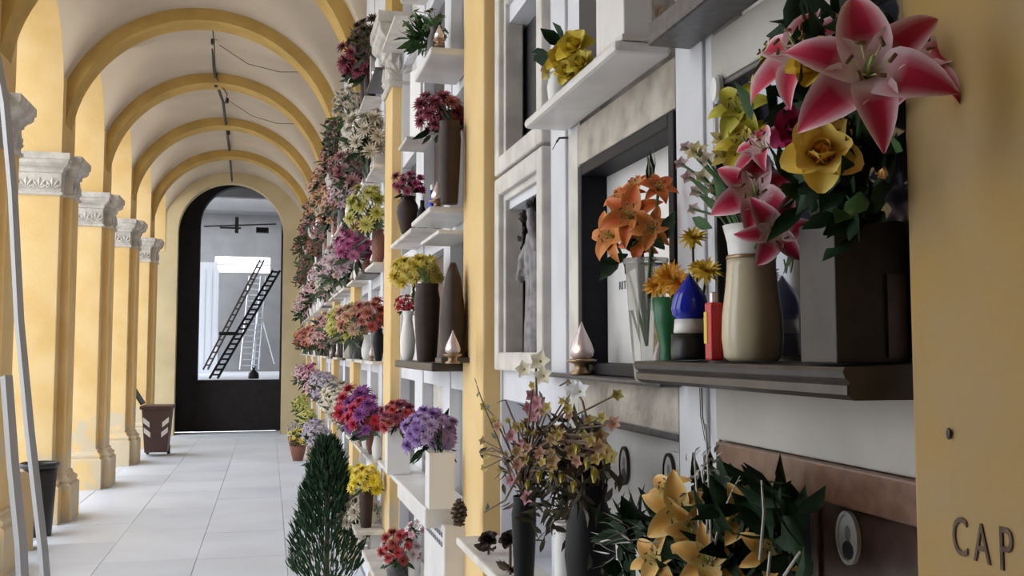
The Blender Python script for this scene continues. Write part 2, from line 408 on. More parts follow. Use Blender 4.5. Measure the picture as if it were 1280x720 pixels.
# ------------------------------------------------------------------ flowers
def lerp(a, c, t): t = max(0, min(1, t)); return tuple(a[i]+(c[i]-a[i])*t for i in range(3))
def petal(mb, az, length, width, elev0, curl, colf, nu=7, nv=2, cup=.25, r0=.03, wpow=.75, z0=0, ripple=0, blunt=1):
    """elev0: start angle above the horizontal; curl: total bend outwards"""
    vs = []; cs = []; r, z = r0, z0; st = length/nu
    for i in range(nu+1):
        u = i/nu; w = width*max(math.sin(PI*min(1, max(u, .0)**wpow*.94+.045)), .05)**blunt
        e = elev0-curl*u
        if i: r += st*math.cos(e); z += st*math.sin(e)
        for j in range(-nv, nv+1):
            v = j/nv; off = cup*w*(abs(v)**1.7)+ripple*w*math.sin(u*14+v*3)*abs(v)
            rr = r-math.sin(e)*off; zz = z+math.cos(e)*off; t = v*w
            vs.append((rr*math.cos(az)-t*math.sin(az), rr*math.sin(az)+t*math.cos(az), zz)); cs.append(colf(u, v))
    m = 2*nv+1
    fs = [(i*m+j, i*m+j+1, (i+1)*m+j+1, (i+1)*m+j) for i in range(nu) for j in range(m-1)]
    mb.add(vs, fs, cs)
FM = {}
def flower_mesh(kind, c1, c2=None):
    key = (kind, c1, c2)
    if key in FM: return FM[key]
    R = random.Random(hash(kind) % 7 if False else len(FM)); mb = MB(); mb.col = True; c2 = c2 or tuple(c*.55 for c in c1)
    if kind == 'lily':                        # c1 centre stripe, c2 margin
        def cf(u, v):
            e = abs(v); k = min(1, max(0, (1-e)*3.4-.40))*min(1, max(0, (u-.20)*4.6)); return lerp(c2, c1, k)
        for i in range(6):
            petal(mb, i*PI/3+.1, 1.1, .31 if i % 2 else .25, .95+R.uniform(-.1, .1), 1.55+R.uniform(-.15, .25), cf, 9, 3, .35, .03, .72, ripple=.06)
        for i in range(6):
            a = i*PI/3+.4; n0 = len(mb.v)
            mb.tube([(.02*math.cos(a), .02*math.sin(a), .05), (.13*math.cos(a), .13*math.sin(a), .35), (.24*math.cos(a), .24*math.sin(a), .52)], .011, 4)
            mb.c[n0:] = [(.55, .60, .25)]*(len(mb.v)-n0); n0 = len(mb.v)
            mb.tube([(.2*math.cos(a-.2), .2*math.sin(a-.2), .53), (.27*math.cos(a+.2), .27*math.sin(a+.2), .53)], .026, 5); mb.c[n0:] = [(.16, .06, .02)]*(len(mb.v)-n0)
        n0 = len(mb.v); mb.tube([(0, 0, 0), (0, 0, .3), (.03, 0, .55)], [.05, .02, .03], 6); mb.c[n0:] = [(.35, .42, .12)]*(len(mb.v)-n0)
    elif kind == 'rose':
        k = 0
        for ring, (cnt, L, W, el, cu, r0) in enumerate(((3, .62, .20, 1.72, -.35, .03), (4, .68, .28, 1.60, -.35, .08), (5, .76, .36, 1.38, -.1, .12), (5, .84, .44, 1.10, .5, .15), (5, .90, .46, .65, .8, .15))):
            for i in range(cnt):
                petal(mb, 2*PI*i/cnt+ring*.7+R.uniform(-.15, .15), L, W, el, cu, lambda u, v, q=ring: lerp(c2, c1, q/3.2+u*.2-.1), 7, 3, .45, r0, .8, blunt=.55)
    elif kind == 'mum':
        for ring, (cnt, L, el) in enumerate(((7, .45, 1.3), (10, .72, .95), (13, .92, .55), (14, 1.0, .12))):
            for i in range(cnt):
                petal(mb, 2*PI*i/cnt+ring*.37+R.uniform(-.08, .08), L*R.uniform(.88, 1.08), .15, el+R.uniform(-.12, .12), .35, lambda u, v, q=ring: lerp(c2, c1, .25+u*.5+q*.15), 3, 1, .3, .03, .6)
    elif kind == 'small':
        for ring, (cnt, L, el) in enumerate(((5, .5, 1.1), (7, .95, .45))):
            for i in range(cnt):
                petal(mb, 2*PI*i/cnt+ring*.5+R.uniform(-.12, .12), L*R.uniform(.85, 1.1), .3, el+R.uniform(-.2, .2), .5, lambda u, v, q=ring: lerp(c2, c1, .2+u*.5+q*.3), 3, 1, .3, .03, .6)
    elif kind == 'blossom':
        for i in range(5): petal(mb, 2*PI*i/5, .95, .42, .6, .5, lambda u, v: lerp(c2, c1, u*1.4), 4, 2, .25, .04, .65)
        n0 = len(mb.v); mb.lathe([(.02, .02), (.1, .08), (.06, .16), (.01, .18)], 7); mb.c[n0:] = [(.45, .33, .03)]*(len(mb.v)-n0)
    elif kind == 'bud':
        for i in range(5): petal(mb, 2*PI*i/5, 1.25, .34, 1.35, -.35, lambda u, v: lerp(c2, c1, u*1.5), 5, 1, .4, .10, .6)
    me = mb.mesh('flower_'+kind, PETAL, True); FM[key] = me; return me
def aim(o, d, roll=0):
    o.rotation_mode = 'QUATERNION'; o.rotation_quaternion = Vector(d).to_track_quat('Z', 'Y') @ Euler((0, 0, roll)).to_quaternion()
def flower(t, kind, pos, r, d, c1, c2=None, roll=None, name='flower'):
    o = link(name, flower_mesh(kind, c1, c2), t, Vector(pos)-t.location); o.scale = (r, r, r); aim(o, d, random.uniform(0, 6) if roll is None else roll); return o
def leaves(t, pts, m, name='foliage'):
    """pts: list of (pos, dir, length, width)"""
    mb = MB()
    for p, d, L, w in pts:
        d = Vector(d).normalized(); s = d.cross(Vector((random.uniform(-1, 1), random.uniform(-1, 1), random.uniform(-1, 1)))).normalized(); nrm = d.cross(s)
        p = Vector(p)-t.location
        prof = ((0, .12, 0), (.3, .9, .06), (.6, .85, .06), (1, .05, -.05))
        vs = []
        for u, ww, h in prof:
            q = p+d*(L*u)+nrm*(L*h); vs += [q-s*(w*ww), q+nrm*(-w*.35*ww), q+s*(w*ww)]
        mb.add(vs, [(3*i+j, 3*i+j+1, 3*i+4+j, 3*i+3+j) for i in range(3) for j in range(2)])
    return stuff(mb.build(name, m, t, smooth=True))
def stems(t, pairs, m=LEAFM, r=.0025, name='stems'):
    mb = MB()
    for a, c in pairs:
        a = Vector(a)-t.location; c = Vector(c)-t.location; mid = (a+c)/2+Vector((0, 0, (c-a).length*.10))
        mb.tube([a, mid, c], r, 5)
    return stuff(mb.build(name, m, t))
def rv(s=1): return Vector((random.uniform(-s, s), random.uniform(-s, s), random.uniform(-s, s)))
def to_cam(p): return (Vector((0, 0, CAM_H))-Vector(p)).normalized()

VPROF = {'urn': [(.55, 0), (.6, .04), (.8, .25), (1, .55), (.92, .75), (.62, .9), (.7, 1), (.6, 1), (.52, .9)],
         'cone': [(.55, 0), (.6, .02), (.85, .55), (1, 1), (.9, 1), (.8, .6)],
         'belly': [(.78, 0), (.92, .03), (1, .22), (.95, .45), (.80, .66), (.74, .76), (.74, .79), (.70, .8), (.78, .9), (.86, 1), (.78, 1), (.66, .8)],
         'tall': [(.7, 0), (.75, .02), (.9, .4), (1, .8), (.85, .93), (.9, 1), (.8, 1), (.75, .92)],
         'jug': [(.6, 0), (.9, .15), (1, .4), (.7, .7), (.55, .85), (.75, 1), (.65, 1), (.45, .85)]}
VM = {}
def vase(t, kind, r, h, m, z=0, name='vase'):
    key = (kind, m.name)
    if key not in VM:
        mb = MB()
        if kind == 'box':
            square_lathe(mb, [(0, 0), (.02, .03), (.02, .97), (.06, .98), (.06, 1), (-.12, 1), (-.12, .9)], -.88, .88, -.88, .88); VM[key] = mb.mesh('vase', m)
        elif kind == 'facet':
            mb.lathe(VPROF['cone'], 8); VM[key] = mb.mesh('vase', m)
        else:
            mb.lathe(VPROF[kind], 20); VM[key] = mb.mesh('vase', m, True)
    o = link(name, VM[key], t, (0, 0, z)); o.scale = (r, r, h); return o

def bouquet(name, label, base, vk, vr, vh, vm, centre, R, kind, cols, n, fr, leafm=LEAFM, nl=24, group=None, up=.55, sq=(1, 1, 1), leafL=None, cat='flowers', ylim=None):
    """vase on its base with a ball of single flowers about centre"""
    t = thing(name, label, cat, base, 0, group); base = Vector(base); centre = Vector(centre)
    if vk: vase(t, vk, vr, vh, vm)
    mouth = base+Vector((0, 0, vh*.96)); st = []; lv = []
    for i in range(n):
        a = i*2.39996; zz = 1-(i+.5)/n*1.55; rr = math.sqrt(max(0, 1-zz*zz))
        d = Vector((rr*math.cos(a), rr*math.sin(a), zz))
        p = centre+Vector((d.x*R*sq[0], d.y*R*sq[1], d.z*R*sq[2]))*random.uniform(.72, 1.0)
        p.x = min(p.x, .695-fr*1.25)
        if ylim: p.y = min(max(p.y, ylim[0]+fr*1.15), ylim[1]-fr*1.15)
        f = (d+Vector((-.5, -.6, up))).normalized(); c = random.choice(cols)
        flower(t, kind, p, fr*random.uniform(.8, 1.15), f, *(c if isinstance(c[0], tuple) else (c,))); st.append((mouth+rv(vr*.3), p))
    for i in range(nl):
        d = rv(1).normalized(); d.z = d.z*.8+.1; q = centre+d*R*random.uniform(.1, .7)-Vector((0, 0, R*.35)); q.x = min(q.x, .64)
        L = (leafL or R*.7)*random.uniform(.7, 1.2); dd = d.copy()
        if q.x+dd.x*L > .66: dd.x = -abs(dd.x)
        if ylim:
            q.y = min(max(q.y, ylim[0]+.02), ylim[1]-.02); e = q.y+dd.y*L
            if not ylim[0]+.02 < e < ylim[1]-.02: dd.y = (min(max(e, ylim[0]+.02), ylim[1]-.02)-q.y)/L
        lv.append((q, dd, L, L*.16))
    if nl: leaves(t, lv, leafm)
    stems(t, st[:8], leafm, max(.0015, fr*.06)); return t
def votive(label, p, h, glass=None, base=None, lit=True, r=None, group=None):
    glass = glass or CHROME; base = base or BRASS
    r = r or h*.26; t = thing('votive_lamp', label, 'lamp', p, 0, group)
    mb = MB(); mb.lathe([(r*.85, 0), (r*.85, h*.05), (r*.5, h*.1), (r*.55, h*.2), (r*1.05, h*.24), (r*1.1, h*.28), (r*.8, h*.3)], 16); mb.build('lamp_base', base, t, smooth=True)
    mb = MB(); mb.lathe([(r*.55, h*.29), (r*.85, h*.36), (r*.9, h*.45), (r*.72, h*.6), (r*.42, h*.76), (r*.2, h*.88), (.001, h)], 14); mb.build('flame_glass', glass, t, smooth=True)
    if lit:
        mb = MB(); mb.lathe([(.001, -r*.2), (r*.16, -r*.1), (r*.18, 0), (r*.12, r*.14), (.001, r*.2)], 8); mb.build('bulb', LAMPON, t, (-r*.62, -r*.62, h*.48), smooth=True)
    return t
def oval(t, name, p, w, h, rim=BLKP, face='w'):
    """framed oval portrait facing the corridor; p world centre"""
    mb = MB(); n = 28
    mb.lathe([(1, 0), (1.0, 1), (.86, 1.0), (.84, .55)], n); o = mb.build(name, rim, t, Vector(p)-t.location, smooth=False)
    o.scale = (h/2, w/2, .006); o.rotation_euler = (0, -PI/2, 0)
    mb = MB(); mb.lathe([(.84, .4), (.84, .62), (.01, .64)], n); mb.build('photo', PHOT, o)
    hd = MB(); hd.lathe([(.26, .66), (.26, .70), (.02, .71)], 14, (.16, 0, 0), 1.15, 1.0); hd.build('photo_head', PHOM, o)
    sh = MB(); P = [(-.74, -.36), (-.50, -.52), (-.28, -.46), (-.12, -.18), (-.05, 0), (-.12, .18), (-.28, .46), (-.50, .52), (-.74, .36), (-.82, 0)]
    sh.prism(P, 'z', .66, .69); sh.build('photo_shoulders', PHOD, o); return o

# ------------------------------------------------------------------ nearest bay: slabs, frames, shelves
Y0 = ystart(0)
CY, BY, AY = (Y0+.03, Y0+.54), (Y0+.69, Y0+1.24), (Y0+1.48, Y0+2.02)
def wall_piece(name, m, y0, y1, z0, z1, x0, x1=XW+.02, bevel=.003): return boxo(name, m, WR, x0, x1, y0, y1, z0, z1, bevel)
wall_piece('mortar_lintel', MORT, BY[0]-.004, BY[1]+.004, 1.474, 1.556, XW-.004)
wall_piece('mortar_lintel', MORT, BY[0]-.004, BY[1]+.004, 2.052, 2.146, XW-.004)
wall_piece('plaster_lintel', BEIGE, CY[0], CY[1]+.004, 1.478, 1.60, XW-.003)
wall_piece('plaster_lintel', BEIGE, CY[0], CY[1]+.004, 2.052, 2.135, XW-.003)
wall_piece('marble_strip', WALLP, CY[1]+.03, BY[0]-.01, .4, 5.0, XW-.006)
wall_piece('marble_strip', WALLP, BY[1]+.09, AY[0]-.03, .4, 5.0, XW-.008)
wall_piece('marble_strip', MARBW, BY[1]+.01, BY[1]+.08, .4, 2.14, XW-.003)

def bars(t, name, m, y0, y1, z0, z1, w, x0, x1, bevel=.003, prof=None):
    """four frame bars of a rectangular opening"""
    for (a, c, d, e) in ((y0, y0+w, z0, z1), (y1-w, y1, z0, z1), (y0+w, y1-w, z1-w, z1), (y0+w, y1-w, z0, z0+w)):
        L = t.location; boxo(name, m, t, x0-L.x, x1-L.x, a-L.y, c-L.y, d-L.z, e-L.z, bevel)
def child_box(name, m, t, x0, x1, y0, y1, z0, z1, bevel=0):
    L = t.location; return boxo(name, m, t, x0-L.x, x1-L.x, y0-L.y, y1-L.y, z0-L.z, z1-L.z, bevel)
def letters(t, txt, p, size, m, sx=1.0, name='lettering'):
    o = link(name, text_mesh(name, txt, size, m), t, Vector(p)-t.location); o.rotation_euler = WALLROT; o.scale = (sx, 1, 1); return o

# white slab in a black granite lining
t = thing('memorial_plaque', 'white memorial slab recessed in a black granite frame behind the crystal vase', 'plaque', (XW, sum(BY)/2, 1.56))
child_box('slab', MARB, t, .757, .80, BY[0]+.01, BY[1]-.01, 1.57, 2.04)
bars(t, 'frame_bar', BLKG, BY[0]+.001, BY[1]-.001, 1.566, 2.049, .026, XW-.006, .80)
letters(t, 'RITI', onX(779, 357, .756), .026, LETT, 1.25)
# lower white slab with two portraits
t = thing('memorial_plaque', 'white memorial slab with two black oval portraits under the rough lintel', 'plaque', (XW, sum(BY)/2, .98))
child_box('slab', MARB, t, .745, .79, BY[0]+.01, BY[1]-.01, .99, 1.465)
bars(t, 'frame_bar', GRNG, BY[0]+.001, BY[1]-.001, .982, 1.472, .014, XW+.004, .79)
oval(t, 'oval_portrait', onX(782, 582, .744), .052, .082); oval(t, 'oval_portrait', onX(838, 592, .744), .05, .078)
letters(t, 'MAG', onX(786, 637, .744), .032, LETT, 1.2)
# polished slab of the nearest niche
t = thing('memorial_plaque', 'polished black memorial slab with silver writing behind the lilies', 'plaque', (XW, sum(CY)/2, 1.60))
child_box('slab', GLOSS, t, XW+.012, XW+.05, CY[0]+.004, CY[1]-.004, 1.602, 2.049)
bars(t, 'frame_bar', GRNG, CY[0]+.001, CY[1]-.001, 1.601, 2.051, .010, XW-.004, XW+.05)
letters(t, 'W', onX(985, 333, XW+.0115), .030, LETL, .9)
# small framed photo in front of it
p = onX(915, 150, .69); t = thing('photo_frame', 'small framed photograph mounted on the polished slab', 'photo', (.69, p.y, p.z-.03))
child_box('backing', PHOT, t, .688, .692, p.y-.045, p.y+.045, p.z-.03, p.z+.026); bars(t, 'frame_bar', WHT, p.y-.05, p.y+.05, p.z-.034, p.z+.03, .006, .682, .691)
for dy in (-.018, .016):
    mb = MB(); mb.lathe([(.010, 0), (.010, .001), (.001, .0015)], 12); o = mb.build('photo_head', PHOM, t, (-.0045, dy, .028)); o.rotation_euler = (0, -PI/2, 0)
p = onX(900, 112, .695)
mb = MB(); mb.lathe([(1, 0), (1, .6), (.8, 1), (.3, 1.1)], 20); o = mb.build('ceramic_button', WHT); o.location = p; o.rotation_euler = (0, -PI/2, 0); o.scale = (.024, .014, .012)
tag(o, 'round white ceramic stud at the corner of the polished slab', 'stud')

# brown granite front of the lower nearest niche
t = thing('memorial_plaque', 'brown granite memorial front with an oval portrait under the plaster lintel', 'plaque', (XW, sum(CY)/2, .98))
child_box('top_board', BRNG, t, XW-.016, XW+.05, CY[0]-.03, CY[1]-.02, 1.428, 1.477, .003)
child_box('slab', BRNR, t, XW+.006, XW+.04, CY[0]+.002, CY[0]+.235, .985, 1.428, .002)
child_box('recess_panel', BLKG, t, XW+.10, XW+.12, CY[0]+.2, CY[1]-.002, .985, 1.43)
child_box('side_board', BRNR, t, XW, XW+.1, CY[0]+.228, CY[0]+.245, .985, 1.428, .002)
oval(t, 'oval_portrait', onX(1063, 672, XW+.005), .046, .066, PHOT)

# dark stone ledge, thin grey ledge and marble shelves
def shelf(label, m, x0, y0, y1, z0, z1, name='stone_shelf', bevel=.006, x1=XW-.003):
    o = boxo(name, m, None, x0-XW, x1-XW, y0-(y0+y1)/2, (y1-y0)/2, 0, z1-z0, bevel); o.location = (XW, (y0+y1)/2, z0); return tag(o, label, 'shelf')
t = thing('stone_shelf', 'dark polished stone shelf carrying the cream vase and black planter', 'shelf', (XW, 1.2, 1.566))
mb = MB(); mb.prism([(-.003, 0), (-.088, 0), (-.098, .006), (-.098, .016), (-.094, .019), (-.100, .024), (-.103, .031), (-.100, .036), (-.003, .039)], 'y', -.285, .325)
mb.build('slab', DKST, t, smooth=False)
shelf('thin grey stone ledge under the black framed slab', GRNG, .652, 1.545, 2.32, 1.556, 1.566)
shelf('white marble shelf with rounded edge carrying the yellow roses', MARB, .585, 1.575, 2.20, 2.150, 2.172, 'marble_shelf', .009)
shelf('dark grey granite shelf cut by the top edge above the lilies', GRNG, .615, 1.02, 1.50, 2.136, 2.175)
# marble block with medallion on the upper shelf
t = thing('marble_block', 'white marble memorial block with brown oval medallion on the marble shelf', 'memorial', (.65, 1.68, 2.172))
mb = MB(); mb.box(-.045, .047, -.10, .05, 0, .40); mb.build('block', MARB, t, bevel=.003)
mb = MB(); mb.box(-.05, .047, -.105, .055, 0, .012); mb.build('plinth', MARBW, t, bevel=.003)
mb = MB(); mb.box(.012, .040, -.104, -.1, .0125, .12); mb.build('panel', MORT, t)
mb = MB(); mb.lathe([(1, 0), (1, 1), (.7, 1.2), (.3, 1)], 20); o = mb.build('medallion', BRASS, t, (.026, -.104, .052)); o.rotation_euler = (PI/2, 0, 0); o.scale = (.009, .016, .003)

# framed relief niches in the far column
def framed_niche(label, z0, z1, pane):
    t = thing('framed_niche', label, 'niche', (XW, sum(AY)/2, z0))
    y0, y1 = AY[0]+.0, AY[1]-.002
    for (a, c, d, e) in ((y0, y0+.055, z0, z1), (y1-.055, y1, z0, z1), (y0+.055, y1-.055, z1-.055, z1), (y0+.055, y1-.055, z0, z0+.055)):
        o = child_box('moulding', MARBW, t, XW-.025, XW+.02, a, c, d, e, .006)
    for (a, c, d, e) in ((y0+.05, y0+.075, z0+.05, z1-.05), (y1-.075, y1-.05, z0+.05, z1-.05), (y0+.075, y1-.075, z1-.075, z1-.05)):
        child_box('inner_moulding', MARBW, t, XW-.008, XW+.05, a, c, d, e, .004)
    child_box('back_panel', pane, t, .765, .80, y0+.02, y1-.02, z0+.02, z1-.02)
    return t
framed_niche('upper white moulded frame with dark pane beside the second pilaster', 2.16, 2.76, GRNG)
framed_niche('white moulded frame around the grey relief figure beside the second pilaster', 1.56, 2.15, STATG)
# relief figure: one continuous remeshed body
mb = MB()
mb.lathe([(.055, 0), (.058, .04), (.052, .12), (.045, .20), (.050, .26), (.058, .31), (.050, .345), (.02, .365), (.017, .38)], 18, (0, 0, 0), .62, 1.0)
mb.lathe([(.004, .372), (.022, .385), (.027, .405), (.024, .425), (.004, .44)], 12, (-.006, 0, 0))
for sg, pts in ((1, [(-.0, .045, .33), (-.02, .075, .28), (-.035, .055, .22), (-.04, .02, .24)]), (-1, [(0, -.045, .33), (-.02, -.07, .30), (-.035, -.065, .37), (-.035, -.05, .41)])):
    mb.tube(pts, [.02, .019, .016, .012], 8)
for i in range(6):
    a = PI/2+.4+i*.45; mb.tube([(.05*.62*math.cos(a), .052*math.sin(a), .0), (.042*.62*math.cos(a), .046*math.sin(a), .2), (.05*.62*math.cos(a), .05*math.sin(a), .3)], .008, 5)
p = onX(672, 445, .735)
o = mb.build('relief_statue', mat('statue_grey', (.26, .24, .25), .5, noise=.5, scale=30), None, p, smooth=True)
rm = o.modifiers.new('one_skin', 'REMESH'); rm.mode = 'VOXEL'; rm.voxel_size = .005; rm.use_smooth_shade = True
tag(o, 'grey relief statue with raised arm inside the white moulded frame', 'statue')
p = onX(654, 335, .72); t = thing('bronze_rose', 'dark bronze rose stem fixed beside the grey relief statue', 'ornament', p)
mb = MB(); mb.tube([(0, 0, -.02), (0, .01, .05), (-.004, -.012, .10), (0, .004, .14)], .004, 6); mb.build('stem', BRONZE, t, smooth=True)
mb = MB(); mb.lathe([(.004, 0), (.014, .008), (.016, .02), (.006, .03)], 10, (0, .004, .135)); mb.build('bloom', BRONZE, t, smooth=True)
leaves(t, [(p+Vector((0, 0, z)), (-.2, s, .5), .04, .011) for z, s in ((.02, 1), (.05, -1), (.08, 1), (.1, -1))], BRONZE, 'leaf_spray')
p = onX(670, 262, .73); t = thing('bronze_rose', 'dark bronze spray over the head of the grey relief statue', 'ornament', p)
leaves(t, [(p+Vector((0, random.uniform(-.03, .03), random.uniform(-.04, .02))), (-.3, random.uniform(-1, 1), random.uniform(-.5, 1)), .05, .014) for i in range(12)], BRONZE, 'leaf_spray')
# hanging wire with plug on the white strip
t = thing('hanging_wire', 'thin dark wire with plug hanging on the white strip', 'wire', onX(880, 560, XW-.012))
mb = MB(); q = [onX(877, 485, XW-.010)-t.location, onX(878, 520, XW-.012)-t.location, onX(883, 548, XW-.014)-t.location, onX(885, 562, XW-.016)-t.location]; mb.tube(q, .0012, 5)
mb.tube([v+Vector((0, .007, 0)) for v in q[:3]]+[q[3]], .0008, 5); mb.build('cord', CABLE, t)
mb = MB(); mb.lathe([(.003, -.034), (.007, -.03), (.008, -.012), (.003, 0)], 10); mb.build('plug', BLKP, t, q[3], smooth=True)
t = thing('wall_hook', 'small metal hook with wire under the marble shelf end', 'hook', onX(708, 172, XW-.008))
mb = MB(); mb.tube([(0.004, 0, 0), (-.018, 0, -.002), (-.022, .01, -.010)], .0028, 6); mb.tube([(-.018, 0, 0), (-.02, .05, -.02)], .0012, 5); mb.build('hook', BRONZE, t)

# ------------------------------------------------------------------ things on the ledges of the nearest bay
p = onX(725, 458, .668); votive('clear flame-shaped votive lamp on the thin grey ledge', Vector((.672, p.y, 1.566)), .118)
# crystal vase with orange lilies
OR = (.66, .13, .02); ORL = (.74, .30, .08); OR2 = (.66, .20, .03)
p = onX(812, 445, .668); base = Vector((.668, p.y, 1.605))
yb = onX(812, 445, .66).y; base = Vector((.655, yb, 1.5665))
h = onX(808, 330, .655).z-base.z
t = thing('crystal_vase', 'tapered faceted crystal vase of orange lilies before the black framed slab', 'flowers', base)
vase(t, 'facet', .040, h, GLASS); mb = MB(); mb.lathe([(.041, h), (.043, h+.002), (.043, h+.008), (.039, h+.01), (.036, h)], 8); mb.build('rim', GLASS, t)
st = []
for px, py, r, dx, c1, c2, X in ((790, 272, .060, (-.55, -.75, .25), OR, ORL, .62), (768, 296, .055, (-.8, -.4, .1), OR2, ORL, .63), (823, 238, .036, (-.2, -.8, .5), OR, OR2, .65), (815, 285, .040, (-.35, -.85, -.05), OR2, ORL, .63), (798, 236, .040, (-.6, -.3, .8), OR, ORL, .645), (783, 252, .046, (-.7, -.4, .5), OR, ORL, .635), (800, 298, .042, (-.5, -.7, -.2), OR, OR2, .635)):
    q = onX(px, py, X); flower(t, 'lily', q, r, dx, c1, c2); st.append((base+Vector((0, 0, h*.3)), q))
stems(t, st, LEAFM, .003)
lv = []
for px, py, d, L in ((775, 322, (-.5, .3, -.6), .06), (795, 325, (-.5, -.5, -.4), .055), (822, 310, (-.2, -.6, .1), .06), (830, 300, (.0, -.5, .5), .06), (808, 315, (-.6, -.2, .2), .06), (785, 318, (-.6, .2, -.2), .055), (815, 325, (-.3, -.8, -.1), .05), (800, 310, (-.2, .1, .6), .07)):
    lv.append((onX(px, py, .65), d, L, L*.24))
leaves(t, lv, LEAF)
lv = [(onX(813, 235, .66), (-.05*i+.08, .12*(i % 3-1), 1), .075-.006*i, .006) for i in range(5)]; leaves(t, lv, LEAFG, 'grass_blades')

YO = (.82, .42, .035); YE_ = (.80, .55, .05); YEL_P = (.85, .62, .10)
# green pot of orange-yellow flowers
p = onX(836, 440, .672); base = Vector((.672, p.y, 1.5665)); h = onX(836, 372, .672).z-base.z
t = thing('flower_pot', 'green plastic flower pot with yellow orange blooms beside the blue lamp', 'flowers', base)
mb = MB(); mb.lathe([(.012, 0), (.016, h*.1), (.014, h*.4), (.024, h*.7), (.028, h), (.024, h), (.022, h*.8)], 18); mb.build('pot', GREEN, t, smooth=True)
for px, py, r in ((838, 348, .034), (822, 358, .028), (850, 355, .026)): flower(t, 'mum', onX(px, py, .655), r, (-.5, -.75, .35), YO, (.75, .25, .02))
# two yellow mums rising from the black holder of the blue lamp
p = onX(866, 445, .655); base = Vector((.664, p.y+.01, 1.6055)); t = thing('yellow_mum_vase', 'two yellow mums on thin stems behind the blue lamp', 'flowers', base); st = []
for px, py, r in ((866, 298, .026), (884, 340, .028), (872, 335, .018)):
    q = onX(px, py, .66); flower(t, 'mum', q, r, (-.4, -.6, .7), YE_, (.6, .35, .03)); st.append((base, q))
stems(t, st, LEAF, .002); mb = MB(); mb.lathe([(.018, 0), (.020, .01), (.014, .05), (.018, .08), (.013, .08)], 14); mb.build('vase', BLKP, t, smooth=True)
# blue votive lamp
p = onX(862, 447, .628); base = Vector((.632, onX(863, 447, .632).y, 1.6055)); s_ = pxm(base)
t = thing('votive_lamp', 'blue teardrop votive lamp with white band and black base', 'lamp', base)
z1, z2, z3 = onX(862, 417, .63).z-base.z, onX(862, 399, .63).z-base.z, onX(868, 340, .63).z-base.z
mb = MB(); mb.lathe([(.029, 0), (.030, z1*.2), (.029, z1), (.02, z1)], 20); mb.build('lamp_base', BLKP, t, smooth=True)
mb = MB(); mb.lathe([(.024, z1), (.0255, z1+.002), (.0235, z2), (.015, z2)], 20); mb.build('band', WHT, t, smooth=True)
g = z3-z2; mb = MB(); mb.lathe([(.020, z2), (.027, z2+g*.1), (.029, z2+g*.25), (.025, z2+g*.5), (.015, z2+g*.72), (.005, z2+g*.9), (.0006, z3)], 20); mb.build('flame_glass', BLUE, t, smooth=True)
# red lighter with a yellow label
p = onX(893, 445, .622); base = Vector((.622, onX(893, 445, .622).y, 1.6055)); hh = onX(893, 366, .62).z-base.z
t = thing('votive_candle', 'red candle holder with a yellow label between blue lamp and cream vase', 'candle', base)
mb = MB(); mb.box(-.010, .010, -.011, .011, 0, hh*.86); mb.build('body', RED, t, bevel=.003)
mb = MB(); mb.box(-.0108, -.0098, .001, .0108, hh*.25, hh*.72); mb.build('label_strip', YLAB, t)
mb = MB(); mb.lathe([(.006, hh*.85), (.006, hh), (.002, hh*1.02)], 8); mb.build('cap', CHROME, t)
# cream vase with pink lilies
p = onX(940, 447, .625); base = Vector((.648, onX(941, 447, .648).y, 1.6055)); s_ = pxm(base)
zt = onX(940, 322, .648).z-base.z
t = thing('cream_vase', 'cream ceramic vase with white neck holding pink lilies on the dark shelf', 'flowers', base)
mb = MB(); R_ = 38*s_
mb.lathe([(R_*.80, 0), (R_*.93, zt*.04), (R_, zt*.22), (R_*.97, zt*.45), (R_*.85, zt*.72), (R_*.80, zt*.90), (R_*.80, zt)], 28); mb.build('body', CREAM, t, smooth=True)
mb = MB(); mb.lathe([(R_*.79, zt), (R_*.74, zt+.004), (R_*.78, zt+.022), (R_*.92, zt+.045), (R_*.84, zt+.045), (R_*.68, zt+.02)], 28); mb.build('neck', WHT, t, smooth=True)
mb = MB(); mb.lathe([(R_*.815, zt-.002), (R_*.825, zt), (R_*.80, zt+.003)], 28); mb.build('ring', BRASS, t, smooth=True)
PK = (.52, .006, .055); PW = (.90, .66, .71); st = []
for px, py, r, d, X, rl in ((945, 243, .062, (-.55, -.83, .1), .615, .3), (968, 285, .05, (-.3, -.9, -.35), .60, 1.1), (958, 190, .052, (-.7, -.3, .6), .625, .9)):
    q = onX(px, py, X); flower(t, 'lily', q, r, d, PK, PW, rl); st.append((base+Vector((0, 0, zt)), q))
for px, py, kind, r, c in ((935, 185, 'lily', .05, ((.62, .46, .02), (.70, .58, .08))), (912, 195, 'small', .03, ((.72, .55, .12),)), (925, 140, 'lily', .05, ((.50, .45, .03), (.62, .55, .08))), (870, 190, 'small', .022, ((.80, .68, .35),)), (905, 175, 'small', .024, ((.75, .62, .28),)),
                           (862, 222, 'blossom', .016, ((.70, .48, .50),)), (852, 205, 'blossom', .014, ((.62, .42, .44),)), (872, 240, 'blossom', .015, ((.75, .60, .55),)), (880, 222, 'blossom', .018, ((.80, .70, .45),)), (858, 185, 'blossom', .013, ((.66, .46, .48),)), (868, 262, 'blossom', .013, ((.74, .58, .56),)), (885, 200, 'blossom', .016, ((.78, .64, .50),)),
                           (895, 235, 'small', .018, ((.76, .66, .42),)), (890, 255, 'blossom', .013, ((.78, .7, .62),))):
    q = onX(px, py, .66); flower(t, kind, q, r, (-.6, -.7, .35), *c); st.append((base+Vector((0, 0, zt)), q))
stems(t, st, LEAFM, .0022)
